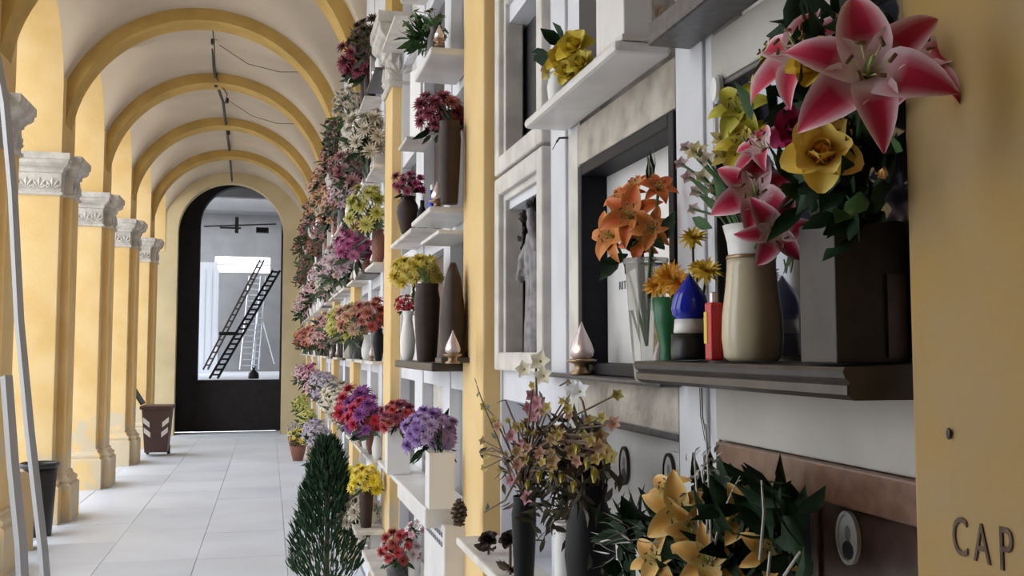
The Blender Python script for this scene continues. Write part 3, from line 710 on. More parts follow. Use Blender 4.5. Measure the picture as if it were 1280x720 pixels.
lv = [(onX(px, py, .64), d, L, L*.2) for px, py, d, L in ((900, 270, (-.3, .5, .6), .05), (890, 285, (-.2, .6, .3), .05), (905, 260, (0, .5, .9), .06), (975, 225, (-.5, -.4, .8), .06), (985, 215, (-.4, -.3, .7), .06), (960, 265, (-.4, -.4, .5), .05), (885, 245, (-.2, .5, .5), .045), (940, 150, (-.3, .2, 1), .06), (965, 150, (-.3, -.3, 1), .06))]
leaves(t, lv, LEAFM)

# black stone planter with the big lily bouquet
yN = onX(1045, 400, .605).y; yF = onX(1000, 400, .605).y; zT = onX(1045, 272, .605).z
t = thing('stone_planter', 'black stone planter with a large pink lily and yellow rose bouquet', 'flowers', (.65, (yN+yF)/2, 1.6055)); base = t.location.copy(); hh = zT-base.z; hy = (yF-yN)/2
mb = MB(); square_lathe(mb, [(0, 0), (0, hh), (-.008, hh), (-.008, hh*.8)], -.045, .045, -hy, hy); mb.build('planter', PLNT, t, bevel=.002)
mb = MB(); mb.box(.018, .042, -hy-.004, -hy-.0005, hh*.04, hh*.62); mb.build('side_plate', BRNR, t)
st = []
def fl(kind, px, py, X, r, d, c1, c2=None, rl=None):
    q = onX(px, py, X); flower(t, kind, q, r, d, c1, c2, rl); st.append((base+Vector((0, 0, hh*.9)), q))
fl('lily', 1084, 95, .545, .080, (-.50, -.86, .10), PK, PW, .57)
fl('lily', 1010, 78, .60, .078, (-.75, -.35, .45), PK, PW, .5)
fl('lily', 1130, 90, .62, .07, (-.2, -.7, .5), PK, PW, 1.0)
fl('rose', 1028, 195, .575, .044, (-.55, -.8, .15), (.92, .70, .16), (.92, .42, .03))
fl('rose', 1022, 82, .585, .034, (-.6, -.6, .4), (.80, .55, .06), (.78, .42, .02))
fl('rose', 1000, 165, .61, .036, (-.6, -.6, .2), (.42, .02, .12), (.30, .01, .06))
fl('bud', 1102, 222, .60, .016, (-.4, -.8, .3), (.70, .42, .16), (.45, .16, .04), 0)
fl('lily', 975, 75, .62, .05, (-.6, .3, .7), (.52, .50, .03), (.60, .56, .08))
stems(t, st, LEAF, .003)
lv = []
for i in range(330):
    px, py = random.uniform(990, 1138), random.uniform(20, 285); q = onX(px, py, random.uniform(.595, .66)); d = Vector((random.uniform(-.5, .1), random.uniform(-.6, .8), random.uniform(-.6, 1)))
    if q.y < .885 or (px < 1030 and py > 150 and random.random() < .5): continue
    lv.append((q, d, random.uniform(.04, .065), random.uniform(.011, .016)))
leaves(t, lv, LEAF)
lv = [(onX(px, py, .58), (-.5, -.5, z), .055, .013) for px, py, z in ((995, 230, -.3), (985, 215, .3), (1060, 265, -.2), (1050, 150, .5), (1010, 130, .8), (1075, 240, -.5), (1120, 190, .2))]
leaves(t, lv, LEAFM, 'leaf_spray')

# yellow roses on the marble shelf
base = Vector((.628, onX(700, 110, .628).y, 2.1725)); s_ = pxm(base)
t = thing('flower_vase', 'small white vase of yellow roses and green leaves on the marble shelf', 'flowers', base)
mb = MB(); mb.lathe([(.022, 0), (.026, .01), (.03, .04), (.024, .07), (.028, .085), (.022, .085)], 16); mb.build('vase', WHT, t, smooth=True)
st = []
for px, py, r, X, c in ((720, 62, .045, .615, ((.76, .60, .06), (.70, .46, .03))), (704, 75, .040, .61, ((.70, .50, .04), (.70, .44, .02))), (690, 90, .028, .612, ((.72, .60, .25), (.7, .5, .1))), (712, 92, .034, .60, ((.74, .60, .10), (.68, .45, .04))), (728, 82, .034, .612, ((.66, .54, .08), (.6, .42, .04)))):
    q = onX(px, py, X); flower(t, 'rose', q, r, (-.55, -.6, .35), *c); st.append((base+Vector((0, 0, .08)), q))
stems(t, st, LEAF); leaves(t, [(onX(px, py, .62), d, .06, .02) for px, py, d in ((705, 55, (-.3, .3, .9)), (690, 70, (-.5, .6, .3)), (700, 58, (-.5, .1, .5)), (685, 72, (-.3, .8, .1)))], LEAF)

# ------------------------------------------------------------------ lower row of the nearest bay
shelf('marble shelf at the bottom edge under the withered bouquet', MARBW, .53, 1.55, 2.30, 1.03, 1.055, 'marble_shelf')
shelf('marble shelf at the bottom right edge under the silver-twig bouquet', MARBW, .53, Y0+.04, 1.53, 1.03, 1.055, 'marble_shelf')
zz = onX(625, 706, .60).z
shelf('pale marble ledge beside the second pilaster holding dark roses', MARBW, .56, 2.33, Y0+2.03, zz-.025, zz, 'marble_shelf')
# dark dried roses
for i, (px, py) in enumerate(((611, 682), (638, 682))):
    q = onX(px, py-6, .60); t = thing('dried_rose', ['dark dried rose on the pale ledge, the one nearer the pilaster', 'dark dried rose on the pale ledge, the one nearer the withered bouquet'][i], 'flower', (q.x, q.y, zz), 0, 'dried roses on the ledge')
    flower(t, 'rose', q, .030, (-.4, -.5, .7), (.030, .012, .010), (.015, .007, .006)); stems(t, [((q.x, q.y, zz), q)], TWIG, .004)
    leaves(t, [((q.x, q.y, zz+.012), (random.uniform(-1, .3), random.uniform(-1, 1), .25), .045, .012) for _ in range(7)], TWIG)
# withered bouquet in a black vase, tall white vase, second dark vase
WB = [((.42, .30, .05), (.30, .17, .03)), ((.35, .22, .08), (.2, .1, .04)), ((.40, .20, .12), (.25, .1, .06)), ((.50, .42, .10), (.35, .25, .05))]
base = Vector((.60, onX(655, 640, .60).y, 1.0555)); hh = onX(655, 620, .60).z-1.0555
t = thing('black_vase', 'slim black vase of withered pink and yellow flowers with bare twigs', 'flowers', base)
vase(t, 'tall', .030, hh, MBLK); st = []; mouth = base+Vector((0, 0, hh))
for i in range(100):
    px, py = random.gauss(692, 36), random.gauss(556, 26); q = onX(px, py, random.uniform(.54, .64)); flower(t, random.choice(['blossom', 'bud', 'blossom']), q, random.uniform(.011, .019), (-.6+random.uniform(-.3, .3), -.6, random.uniform(-.3, .6)), *random.choice(WB)); st.append((mouth, q))
for px, py in ((722, 552), (703, 590), (713, 560), (690, 590), (735, 570), (748, 545), (675, 588), (660, 600), (744, 585), (718, 600)):
    q = onX(px, py, .56); flower(t, 'bud', q, random.uniform(.016, .022), (-.2, -.3, -.9), (.60, .50, .10), (.45, .36, .06)); st.append((mouth, q))
for px, py in ((668, 520), (640, 545), (655, 575), (640, 600), (660, 622), (650, 560), (672, 505)):
    q = onX(px, py, .58); flower(t, 'blossom', q, .020, (-.6, -.5, .2), (.46, .20, .22), (.30, .08, .12)); st.append((mouth, q))
stems(t, st, TWIG, .002)
lv = []
for i in range(420):
    px, py = random.gauss(705, 30), random.gauss(600, 38); lv.append((onX(px, py, random.uniform(.57, .66)), (random.uniform(-.8, .1), random.uniform(-.7, .7), random.uniform(-1, .8)), random.uniform(.03, .055), .006))
leaves(t, lv, mat('withered_leaf', (.075, .06, .028), .7, noise=.5, scale=40))
mb = MB()
for pts in ([(640, 600), (622, 548), (606, 510), (596, 482)], [(640, 575), (615, 560), (600, 566)], [(650, 590), (632, 625), (606, 640)], [(660, 560), (640, 520), (632, 500)]):
    mb.tube([onX(a, c, .57)-base for a, c in pts], [.003, .0025, .002, .0015][:len(pts)], 5)
stuff(mb.build('twigs', TWIG, t))
leaves(t, [(onX(a, c, .57), rv(1), .025, .007) for a, c in ((596, 482), (600, 566), (606, 510), (602, 572), (632, 500), (608, 640), (598, 490), (622, 548))], LEAFG, 'twig_leaves')
base = Vector((.60, onX(708, 690, .60).y, 1.0555)); hh = onX(706, 655, .60).z-1.0555
t = thing('white_vase', 'narrow white vase standing under the withered bouquet', 'vase', base); vase(t, 'tall', .026, hh, WHT, name='body')
mb = MB(); mb.lathe([(.02, hh), (.026, hh+.003), (.024, hh+.006), (.018, hh+.004)], 16); mb.build('rim', WHT, t, smooth=True)
base = Vector((.61, onX(738, 690, .61).y, 1.0555)); hh = onX(738, 605, .61).z-1.0555
t = thing('black_vase', 'broad black vase with dry brown stalks beside the lower white slab', 'flowers', base); vase(t, 'urn', .050, hh, MBLK)
lv = [(base+Vector((random.uniform(-.03, .02), random.uniform(-.03, .03), hh*random.uniform(.8, 1))), (random.uniform(-.25, .1), random.uniform(-.12, .25), 1), random.uniform(.06, .11), .007) for i in range(80)]
leaves(t, lv, mat('dry_stalk', (.10, .06, .03), .8, noise=.5, scale=30), 'dry_stalks')
q = onX(672, 462, .62); base = Vector((.66, q.y, 1.5665))
t = thing('white_flower', 'cream white artificial orchid before the framed relief statue', 'flowers', (q.x, q.y, q.z-.10))
for dx_, dy_, r in ((-14, 4, .026), (6, -6, .030), (10, 12, .026)): flower(t, 'blossom', onX(670+dx_, 458+dy_, .62), r, (-.6, -.7, .2), (.72, .66, .52), (.68, .60, .40))
for dx_, dy_ in ((-4, 36), (6, 45), (-8, 52)): flower(t, 'blossom', onX(670+dx_, 458+dy_, .62), .020, (-.6, -.7, 0), (.38, .15, .17), (.2, .05, .08))
stems(t, [(t.location-Vector((0, 0, .12)), onX(670, 455, .62)), (t.location-Vector((0, 0, .12)), onX(672, 500, .62))], TWIG, .003)
q = onX(722, 492, .64); t = thing('white_flower', 'bright white artificial flower hanging under the thin ledge', 'flowers', q)
for d in (-1, 1): flower(t, 'blossom', q+Vector((0, d*.018, .004)), .026, (-.6, -.6, .5), (.82, .82, .84), (.7, .7, .7))
stems(t, [(q, onX(700, 482, .66)), (q, onX(735, 530, .62))], TWIG, .0022)
# bouquet with orange lilies and silver twigs
base = Vector((.60, onX(880, 700, .60).y, 1.0555)); t = thing('lily_bouquet', 'bouquet of orange yellow lilies with silver twigs and white grass', 'flowers', base)
vase(t, 'urn', .05, .13, DKST); mouth = base+Vector((0, 0, .12)); st = []
LO = (.78, .42, .10); LY = (.80, .62, .25)
for px, py, r, d, X in ((850, 640, .058, (-.5, -.8, .1), .575), (838, 615, .04, (-.6, -.3, .6), .60), (930, 645, .045, (-.3, -.8, .3), .60), (885, 702, .05, (-.4, -.8, .4), .57), (822, 702, .045, (-.6, -.5, .4), .57), (862, 655, .04, (-.2, -.9, -.2), .57), (945, 620, .03, (-.1, -.7, .6), .62), (960, 690, .04, (-.3, -.8, .2), .60)):
    q = onX(px, py, X); flower(t, 'lily', q, r, d, LO, LY); st.append((mouth, q))
stems(t, st, LEAF, .003); mb = MB()
for pts in ([(880, 720), (885, 640), (878, 590), (888, 560)], [(885, 720), (900, 650), (915, 615), (925, 595)], [(878, 700), (872, 630), (868, 565)], [(890, 700), (886, 600), (882, 530)], [(950, 700), (955, 640), (952, 600)], [(980, 720), (1000, 690)], [(960, 720), (963, 690)]):
    mb.tube([onX(a, c, .57)-base for a, c in pts], [.0020, .0017, .0013, .0007][:len(pts)], 5)
stuff(mb.build('silver_twigs', SILV, t, smooth=True))
lv = []
for k_ in range(34): px, py = random.gauss(880, 12), random.uniform(560, 620); lv.append((onX(px, py, .575), rv(1), .014, .003))
for k_ in range(26): px, py = random.uniform(762, 830), random.uniform(655, 705); lv.append((onX(px, py, .575), (-.3, random.uniform(-.3, 1), random.uniform(-.3, .4)), .045, .0015))
leaves(t, lv, SILV, 'white_grass')
lv = []
for k_ in range(300): px, py = random.uniform(775, 1005), random.uniform(620, 730); lv.append((onX(px, max(py, 655) if px < 865 else py, random.uniform(.585, .67)), (random.uniform(-.6, .1), random.uniform(-.8, .8), random.uniform(-.2, 1)), random.uniform(.05, .08), random.uniform(.008, .016)))
leaves(t, lv, LEAF)
# ------------------------------------------------------------------ slabs and small shelves in the other bays (fixed to the wall)
SL = [MARB, MARB, MARBW, GRNG, MARBW, MARB, BEIGE]
smesh = {}
for k in range(0, 8):
    for ci, (a, c) in enumerate(COLS):
        for ri, z in enumerate(ROWS):
            if k == 0 and ((ri in (1, 2)) or (ri == 3 and ci == 2)): continue
            if yc(k)+.16+c > YE: continue
            m = random.choice([GRNG, BRNR, MARBW, DKST, BEIGE] if k == 1 else SL); key = (m.name, ci)
            if key not in smesh:
                q = MB(); q.box(.05, .09, .006, c-a-.006, .006, RH-.006); smesh[key] = q.mesh('memorial_slab', m)
            link('memorial_slab', smesh[key], WR, (XW, ystart(k)+a, z))
            if k >= 2 or (k == 1 and ri in (0, 5)):
                key = ('shelf', ci, m is GRNG)
                if key not in smesh:
                    q = MB(); q.box(-.115, .03, -.01, c-a+.01, -.022, -.004); smesh[key] = q.mesh('niche_shelf', GRNG if m is GRNG else MARBW)
                link('niche_shelf', smesh[key], WR, (XW, ystart(k)+a, z))

# ------------------------------------------------------------------ second bay, thing by thing
def snap(p, z): return Vector((p.x, p.y, z))
Y1 = ystart(1)
z = onX(528, 97, .55).z; ZS1 = z+.025
shelf('white marble shelf high beside the second pilaster under the trailing plant', MARB, .53, Y1+.02, 3.64, z, ZS1, 'marble_shelf')
z = onX(528, 278, .55).z; ZS2 = z+.02
shelf('white marble shelf under the brown vase and burgundy bouquet', MARB, .53, Y1+.02, 3.70, z, ZS2, 'marble_shelf')
z = onX(535, 298, .57).z
shelf('second white marble shelf just below the burgundy bouquet shelf', MARB, .56, Y1+.02, 3.66, z-.015, z, 'marble_shelf')
z = onX(502, 459, .56).z; ZS3 = z+.03
shelf('dark brown stone shelf under the tall dark vase and white jug', DKST, .54, Y1+.02, 4.25, z, ZS3)
z = onX(500, 604, .56).z; ZS4 = z+.02
shelf('pale shelf under the white box vase of red flowers', MARB, .54, 4.0, 4.9, z, ZS4, 'marble_shelf')
z = onX(552, 648, .56).z; ZS5 = z+.02
shelf('thick white marble shelf under the purple bouquet', MARB, .52, Y1+.02, 3.98, z-.05, ZS5, 'marble_shelf')

def bq(name, label, px, py, rp, kind, cols, n, X, basez, vk, vr, vm, frp, vpx=None, **kw):
    """bouquet centred on a pixel, radius in pixels, its vase standing at height basez"""
    c = onX(px, py, X); s_ = pxm(c); R = rp*s_; bp = onX(vpx if vpx else px, py, X+.01)
    base = Vector((max(min(bp.x, .66), .5), bp.y, basez)); vh = max(c.z-R*.55-basez, .03)
    return bouquet(name, label, base, vk, vr, vh, vm, c, R, kind, cols, n, frp*s_, **kw)
BUR = [((.22, .03, .055), (.10, .012, .025)), ((.30, .05, .09), (.13, .02, .035)), ((.38, .12, .12), (.2, .04, .05))]
YLW = [((.62, .48, .05), (.55, .36, .02)), ((.68, .55, .12), (.5, .36, .03))]
BRY = [((.80, .66, .04), (.75, .52, .02)), ((.78, .62, .08), (.65, .45, .02))]
PUR = [((.30, .16, .45), (.20, .08, .32)), ((.38, .24, .52), (.25, .12, .40)), ((.42, .30, .50), (.3, .16, .4))]
REDC = [((.45, .03, .04), (.25, .012, .02)), ((.50, .05, .06), (.3, .02, .02)), ((.35, .06, .04), (.2, .02, .02))]
bq('flower_bouquet', 'burgundy and dusty red bouquet in a brown vase under the high shelf', 550, 146, 32, 'mum', BUR, 30, .58, ZS2+.001, 'tall', .040, BRNV, 12, vpx=562, leafm=LEAF, ylim=(Y1+.005, 4.2))
bq('trailing_plant', 'brown and green trailing plant spilling off the high marble shelf', 532, 38, 30, 'small', [((.22, .17, .09), (.12, .09, .04)), ((.14, .20, .08), (.06, .1, .03))], 20, .59, ZS1+.001, 'urn', .035, DKST, 7, vpx=545, nl=130, leafm=LEAFM, cat='plant')
votive('lit votive lamp on the high marble shelf', snap(onX(549, 45, .56), ZS1+.001), .075)
votive('lit votive lamp beside the brown vase', snap(onX(547, 225, .57), ZS2+.001), .10)
votive('lit votive lamp on the dark shelf beside the brown stone figure', snap(onX(566, 415, .56), ZS3+.001), .105)
bq('flower_bouquet', 'pale yellow bouquet in the tall dark vase on the dark shelf', 520, 343, 30, 'mum', YLW, 34, .57, ZS3+.001, 'tall', .050, BRNV, 11, vpx=534, sq=(1, 1.3, .75))
bq('flower_bouquet', 'small red flowers in a white jug on the dark shelf', 506, 382, 13, 'small', REDC, 16, .57, ZS3+.001, 'jug', .034, WHT, 6, vpx=510, leafm=LEAF)
# brown stone figure: praying-hands style block, tapered
p = snap(onX(566, 430, .60), ZS3+.001); hh = onX(560, 332, .60).z-ZS3
t = thing('stone_figure', 'tapered brown stone carving standing on the dark shelf by the pilaster', 'ornament', p)
mb = MB(); mb.lathe([(.055, 0), (.058, .02), (.05, .05), (.054, .14), (.048, hh*.6), (.034, hh*.85), (.012, hh)], 9, sx=.8, sy=1.1); mb.build('carving', BRNV, t, smooth=True)
mb = MB(); mb.box(-.05, .05, -.062, .062, 0, .018); mb.build('plinth', DKST, t, bevel=.003)
bq('flower_bouquet', 'lilac purple bouquet in a white box vase below the dark shelf', 538, 541, 33, 'mum', PUR, 40, .56, ZS5+.001, 'box', .048, WHT, 11, vpx=550, leafm=LEAF, sq=(1, 1.2, .9))
bq('flower_bouquet', 'dark red bouquet with stalks in a white box vase', 497, 523, 23, 'mum', REDC+BUR, 26, .56, ZS4+.001, 'box', .056, WHT, 9, leafm=LEAF)
p = snap(onX(574, 600, .57), ZS5+.001)
t = thing('pine_cone', 'small brown dried cone on the white shelf by the second pilaster', 'ornament', p)
mb = MB()
for i in range(40):
    a = i*2.4; zz_ = i/40*.075; r = .026*math.sin(PI*(.15+.8*i/40)); mb.tube([(0, 0, zz_), (r*math.cos(a), r*math.sin(a), zz_+.006)], [.008, .004], 5)
mb.build('scales', TWIG, t); mb = MB(); mb.lathe([(.018, 0), (.02, .003), (.008, .006)], 10); mb.build('stalk', TWIG, t)
# lower white memorial with text
p = onX(558, 690, .62); t = thing('memorial_plaque', 'low white memorial stone with dark lettering at the bottom edge', 'plaque', (.62, p.y, ZS5-.38))
mb = MB(); mb.box(-.045, .075, -.20, .22, 0, .325); mb.build('stone', MARB, t, bevel=.006)
q = onX(552, 655, .574)
mb = MB()
for r_ in range(2):
    for i in range(9): mb.box(-.0475, -.045, .19-i*.042, .165-i*.042, .285-.032*r_, .300-.032*r_)
stuff(mb.build('lettering', LETT, t))
bq('flower_bouquet', 'small red and white bouquet low on the right beside the marble stone', 498, 688, 25, 'mum', REDC+[((.70, .62, .60), (.5, .2, .25))], 26, .52, .66, 'urn', .05, GRNG, 8, leafm=LEAFM)
bq('flower_bouquet', 'pale pink and white blossoms low beside the marble stone', 518, 662, 12, 'blossom', [((.70, .45, .48), (.55, .12, .2)), ((.74, .68, .66), (.6, .4, .4))], 8, .58, .66, 'cone', .035, WHT, 6, leafm=LEAFM)
bq('flower_bouquet', 'bright yellow mums in a brown vase just right of the cypress', 458, 602, 19, 'mum', BRY, 20, .54, .62, 'tall', .04, BRNV, 9)
yq = onX(458, 602, .55).y
shelf('small stone bracket under the bright yellow mums', MARBW, .48, yq-.12, yq+.12, .595, .619, 'marble_shelf', x1=XR-.002)
shelf('low marble shelf under the red and white bouquet', MARBW, .45, 3.68, 4.75, .635, .659, 'marble_shelf')
yq = onX(516, 178, .62).y; zq = onX(516, 178, .62).z
shelf('little marble shelf under the open marble book', MARBW, .57, yq-.13, yq+.13, zq-.018, zq-.001, 'marble_shelf')
z = ROWS[3]-.024
shelf('small grey shelf under the brown pot of magenta flowers', MARBW, .57, 4.0, 4.7, z, ROWS[3]-.0035, 'marble_shelf')
# white open-book marble and dark bottles
p = snap(onX(516, 180, .62), onX(516, 178, .62).z); t = thing('marble_book', 'white marble open book standing behind the burgundy bouquet', 'ornament', p); hh = onX(516, 92, .62).z-p.z
for sg in (-1, 1):
    mb = MB(); mb.prism([(0, 0), (sg*.10, -.03), (sg*.10, -.018), (0, .014)], 'z', 0, hh); mb.build('page', MARB, t).rotation_euler = (0, 0, PI/2)
for i, (px, lab) in enumerate(((528, 'dark glass bottle behind the burgundy bouquet, the farther one'), (541, 'dark glass bottle behind the burgundy bouquet, the nearer one'))):
    p = snap(onX(px, 215, .63), ZS2+.001); t = thing('glass_bottle', lab, 'bottle', p, 0, 'dark bottles on the shelf'); hh = .16
    mb = MB(); mb.lathe([(.020, 0), (.022, .01), (.022, .09), (.009, .12), (.009, .15), (.007, .15)], 14); mb.build('body', BLUE if i else BLKG, t, smooth=True)
    mb = MB(); mb.lathe([(.010, .145), (.010, .165), (.004, .168)], 10); mb.build('stopper', WHT, t)
bq('flower_bouquet', 'magenta flowers in a brown clay pot by the third pilaster', 510, 232, 19, 'mum', [((.42, .03, .14), (.2, .01, .05)), ((.3, .05, .1), (.15, .02, .04))], 16, .58, ROWS[3]-.003, 'urn', .05, BRNV, 8, leafm=LEAF)

# ------------------------------------------------------------------ farther bays: colours read from the photograph
BL = [(425, 85, 'burgundy', 0), (418, 100, 'burgundy', 0), (400, 140, 'withered brown', 0), (407, 170, 'withered brown', 0), (408, 205, 'dusty pink', 0), (398, 238, 'peach', 0), (405, 258, 'peach', 0),
      (425, 215, 'dark green', 0), (385, 287, 'dusky rose', 0), (397, 292, 'dusky rose', 0), (425, 287, 'magenta', 0), (430, 306, 'magenta', 0), (378, 335, 'rust brown', 0), (390, 320, 'rust brown', 0),
      (420, 330, 'pale mauve', 0), (386, 370, 'pale pink', 0), (430, 360, 'ivory', 0), (405, 395, 'peach', 0), (396, 408, 'orange', 0), (416, 396, 'grey lilac', 0), (437, 411, 'yellow green', 0), (395, 436, 'red', 0),
      (391, 464, 'magenta', 0), (385, 478, 'pale pink', 0), (426, 490, 'ivory', 0), (410, 480, 'grey lilac', 0), (400, 521, 'yellow', 0), (382, 515, 'yellow green', 0), (442, 480, 'olive', 0), (395, 547, 'grey lilac', 0),
      (447, 178, 'ivory', 0), (440, 150, 'ivory', 0), (450, 130, 'withered brown', 0), (440, 190, 'dusty pink', 0), (460, 200, 'withered brown', 0), (455, 215, 'dusky rose', 0), (432, 160, 'withered brown', 0), (420, 130, 'ivory', 0), (445, 235, 'pale mauve', 0), (450, 400, 'peach', 0), (430, 430, 'ivory', 0), (410, 415, 'dusty pink', 0), (450, 440, 'grey lilac', 0), (470, 240, 'magenta', 0), (462, 280, 'yellow green', 0), (468, 382, 'red', 0), (468, 518, 'crimson', 0), (458, 602, 'bright yellow', 0), (440, 100, 'burgundy', 0), (450, 345, 'pale mauve', 0), (455, 660, 'ivory', 0), (425, 560, 'olive', 0), (445, 30, 'withered brown', 0)]
PAL = {'burgundy': BUR, 'withered brown': [((.10, .065, .045), (.05, .03, .02)), ((.16, .10, .07), (.07, .04, .03))], 'dusty pink': [((.48, .27, .25), (.3, .14, .13)), ((.40, .18, .19), (.22, .08, .09))],
       'peach': [((.58, .32, .19), (.42, .16, .09)), ((.62, .40, .28), (.4, .18, .12))], 'dark green': [((.03, .07, .03), (.015, .03, .015))], 'dusky rose': [((.34, .12, .15), (.18, .05, .06)), ((.44, .24, .24), (.25, .1, .1))],
       'magenta': [((.42, .08, .22), (.22, .03, .1)), ((.48, .16, .28), (.25, .05, .12))], 'rust brown': [((.22, .09, .06), (.12, .04, .03)), ((.30, .14, .10), (.15, .06, .04))], 'pale mauve': [((.50, .36, .42), (.35, .2, .26)), ((.56, .44, .46), (.38, .24, .28))],
       'pale pink': [((.62, .40, .42), (.5, .2, .25)), ((.66, .50, .50), (.5, .3, .3))], 'ivory': [((.64, .58, .48), (.5, .42, .3))], 'orange': [((.62, .25, .07), (.45, .1, .03)), ((.55, .18, .08), (.35, .07, .03))], 'grey lilac': [((.42, .36, .44), (.28, .22, .3)), ((.5, .45, .5), (.3, .26, .32))],
       'yellow green': [((.48, .46, .10), (.32, .32, .05)), ((.55, .52, .15), (.36, .34, .06))], 'red': [((.36, .05, .05), (.2, .02, .02)), ((.42, .12, .09), (.22, .04, .03))], 'yellow': BRY, 'olive': [((.30, .29, .12), (.18, .17, .06))], 'crimson': [((.52, .02, .06), (.28, .01, .03)), ((.25, .06, .28), (.12, .02, .15))], 'bright yellow': BRY}
VSM = [('urn', MBLK, 'black urn'), ('cone', WHT, 'white vase'), ('tall', BRNV, 'brown vase'), ('box', WHT, 'white box vase'), ('urn', TERRA, 'clay pot'), ('tall', GRNG, 'grey vase'), ('jug', WHT, 'white jug')]
ROWN = ['lowest row', 'second row up', 'third row up', 'fourth row up', 'fifth row up', 'top row']; COLN = ['nearest niche', 'middle niche', 'farthest niche']
BAYN = {2: 'third bay', 3: 'fourth bay', 4: 'fifth bay', 5: 'sixth bay', 6: 'seventh bay', 7: 'last bay'}
RR = random.Random(21)
for k in range(1, 8):
    for ci, (a, c) in enumerate(COLS):
        for ri, zf in enumerate(ROWS):
            if k == 1 and (ci == 0 or ri in (1, 2, 3, 4)) : continue
            if k == 1: continue
            for half in (0, 1):
                ymid = ystart(k)+a+(c-a)*(.27 if half == 0 else .77)
                if ymid > YE-.3: continue
                if half and RR.random() < .12: continue
                ctr = Vector((RR.uniform(.535, .60), ymid+RR.uniform(-.05, .05), zf+RR.uniform(.15, .30)))
                px, py = proj(ctr)
                if py < -40 or py > 760: continue
                nb = min(BL, key=lambda q: (q[0]-px)**2+.6*(q[1]-py)**2+RR.uniform(0, 220)); col = nb[2]
                vk, vm, vn = RR.choice(VSM); base = Vector((.634, ctr.y, zf-.0035)); R = RR.uniform(.09, .15); vh = max(ctr.z-R*.6-zf, .05)
                kind = 'mum' if k <= 2 else 'small'
                bouquet('flower_bouquet', '%s flowers in %s, %s, %s, %s, %s' % (col, vn, ROWN[ri], COLN[ci], BAYN[k], ['nearer bunch', 'farther bunch'][half]), base, vk, RR.uniform(.032, .046), vh, vm, ctr, R, kind, PAL[col], 16 if k <= 4 else 11, R*.44,
                        leafm=RR.choice([LEAF, LEAFM, LEAFG, LEAFG]), nl=15, group='bouquets on the burial wall', leafL=R*.9, sq=(1, 1, RR.uniform(.9, 1.4)),
                        ylim=(ystart(k)+a-.02, ystart(k)+(a+c)/2-.02) if half == 0 else (ystart(k)+(a+c)/2+.02, ystart(k)+c+.02))
            if k <= 3 and RR.random() < .6:
                votive('votive lamp on the %s, %s of the %s' % (ROWN[ri], COLN[ci], BAYN[k]), Vector((.607, ystart(k)+(a+c)/2, zf-.0035)), RR.uniform(.08, .10), r=.018, lit=RR.random() < .4, group='votive lamps on the burial wall')

# small cypress in a pot by the wall and pots on the floor
p = Vector((.35, 5.9, 0)); top = onY(411, 549, 5.9).z
t = thing('potted_cypress', 'small dense green cypress tree in a clay pot on the floor', 'tree', p)
mb = MB(); mb.lathe([(.12, 0), (.125, .02), (.15, .20), (.165, .21), (.165, .25), (.145, .25), (.14, .21)], 20); mb.build('pot', TERRA, t, smooth=True)
mb = MB(); mb.tube([(0, 0, .18), (.005, 0, .5), (0, 0, top-.05)], [.02, .015, .006], 8); mb.build('trunk', TWIG, t)
lv = []
for i in range(3200):
    u = RR.random()**.8; zz = .26+u*(top-.28); rad = .225*(1-u)**.62*(1-.35*max(0, .12-u)/.12)+.012; a = RR.uniform(0, 2*PI); q = rad*math.sqrt(RR.random())**.6
    lv.append((p+Vector((q*math.cos(a), q*math.sin(a), zz)), (math.cos(a)*.55+RR.uniform(-.3, .3), math.sin(a)*.55+RR.uniform(-.3, .3), 1), RR.uniform(.05, .085), RR.uniform(.004, .008)))
leaves(t, lv, CONIF)
for px, py, lab, cols in ((390, 562, 'maroon pot of lilac flowers on the floor near the end wall', PAL['grey lilac']), (400, 575, 'maroon pot of yellow flowers on the floor behind the cypress', BRY)):
    p = onZ(px, py, 0); p.x = min(p.x, .44); bouquet('flower_pot', lab, (p.x, p.y, 0), 'cone', .12, .22, TERRA, p+Vector((0, 0, .34)), .14, 'small', cols, 12, .05, group=None)

# ------------------------------------------------------------------ cable along the vault crown
t = thing('ceiling_cable', 'dark sagging electric cable running along the vault crown', 'cable', (CX, 10.2, 4.9))
L_ = t.location; pts = []
ctrl = [(262, 8, 10.0), (264, 45, 11.0), (268, 88, 12.2), (272, 108, 12.6), (279, 128, 13.4), (283, 160, 15.0), (287, 190, 17.3), (290, 226, 19.25)]
for x_, y_, Y_ in ctrl: pts.append(onY(x_, y_, Y_)-L_)
mb = MB(); mb.tube(pts, .019, 6)
mb.tube([onY(262, 8, 10.0)-L_+Vector((.01, 0, 0)), onY(268, 60, 11.0)-L_, onY(269, 95, 12.2)-L_, onY(284, 118, 12.8)-L_, onY(281, 130, 13.4)-L_], .007, 5)
mb.build('cord', CABLE, t)
for x_, y_, Y_ in ((266, 52, 11.0), (270, 106, 12.5), (284, 126, 13.2), (286, 166, 15.2)):
    mb = MB(); mb.box(-.02, .02, -.03, .03, -.03, .035); mb.build('junction_box', CABLE, t, onY(x_, y_, Y_)-L_, bevel=.005)
for lab, pp in (('thin wire drooping across the nearest full vault cell', [(272, 55, 11.2), (310, 80, 11.3), (350, 90, 11.4), (378, 90, 11.5)]), ('thin wire drooping across the second vault cell', [(285, 125, 13.4), (315, 145, 13.5), (345, 154, 13.7), (368, 155, 13.8)])):
    q = [onY(*v) for v in pp]; o = MB(); o.tube([v-q[0] for v in q], .004, 5); o = o.build('vault_wire', CABLE, None, q[0]); tag(o, lab, 'wire')

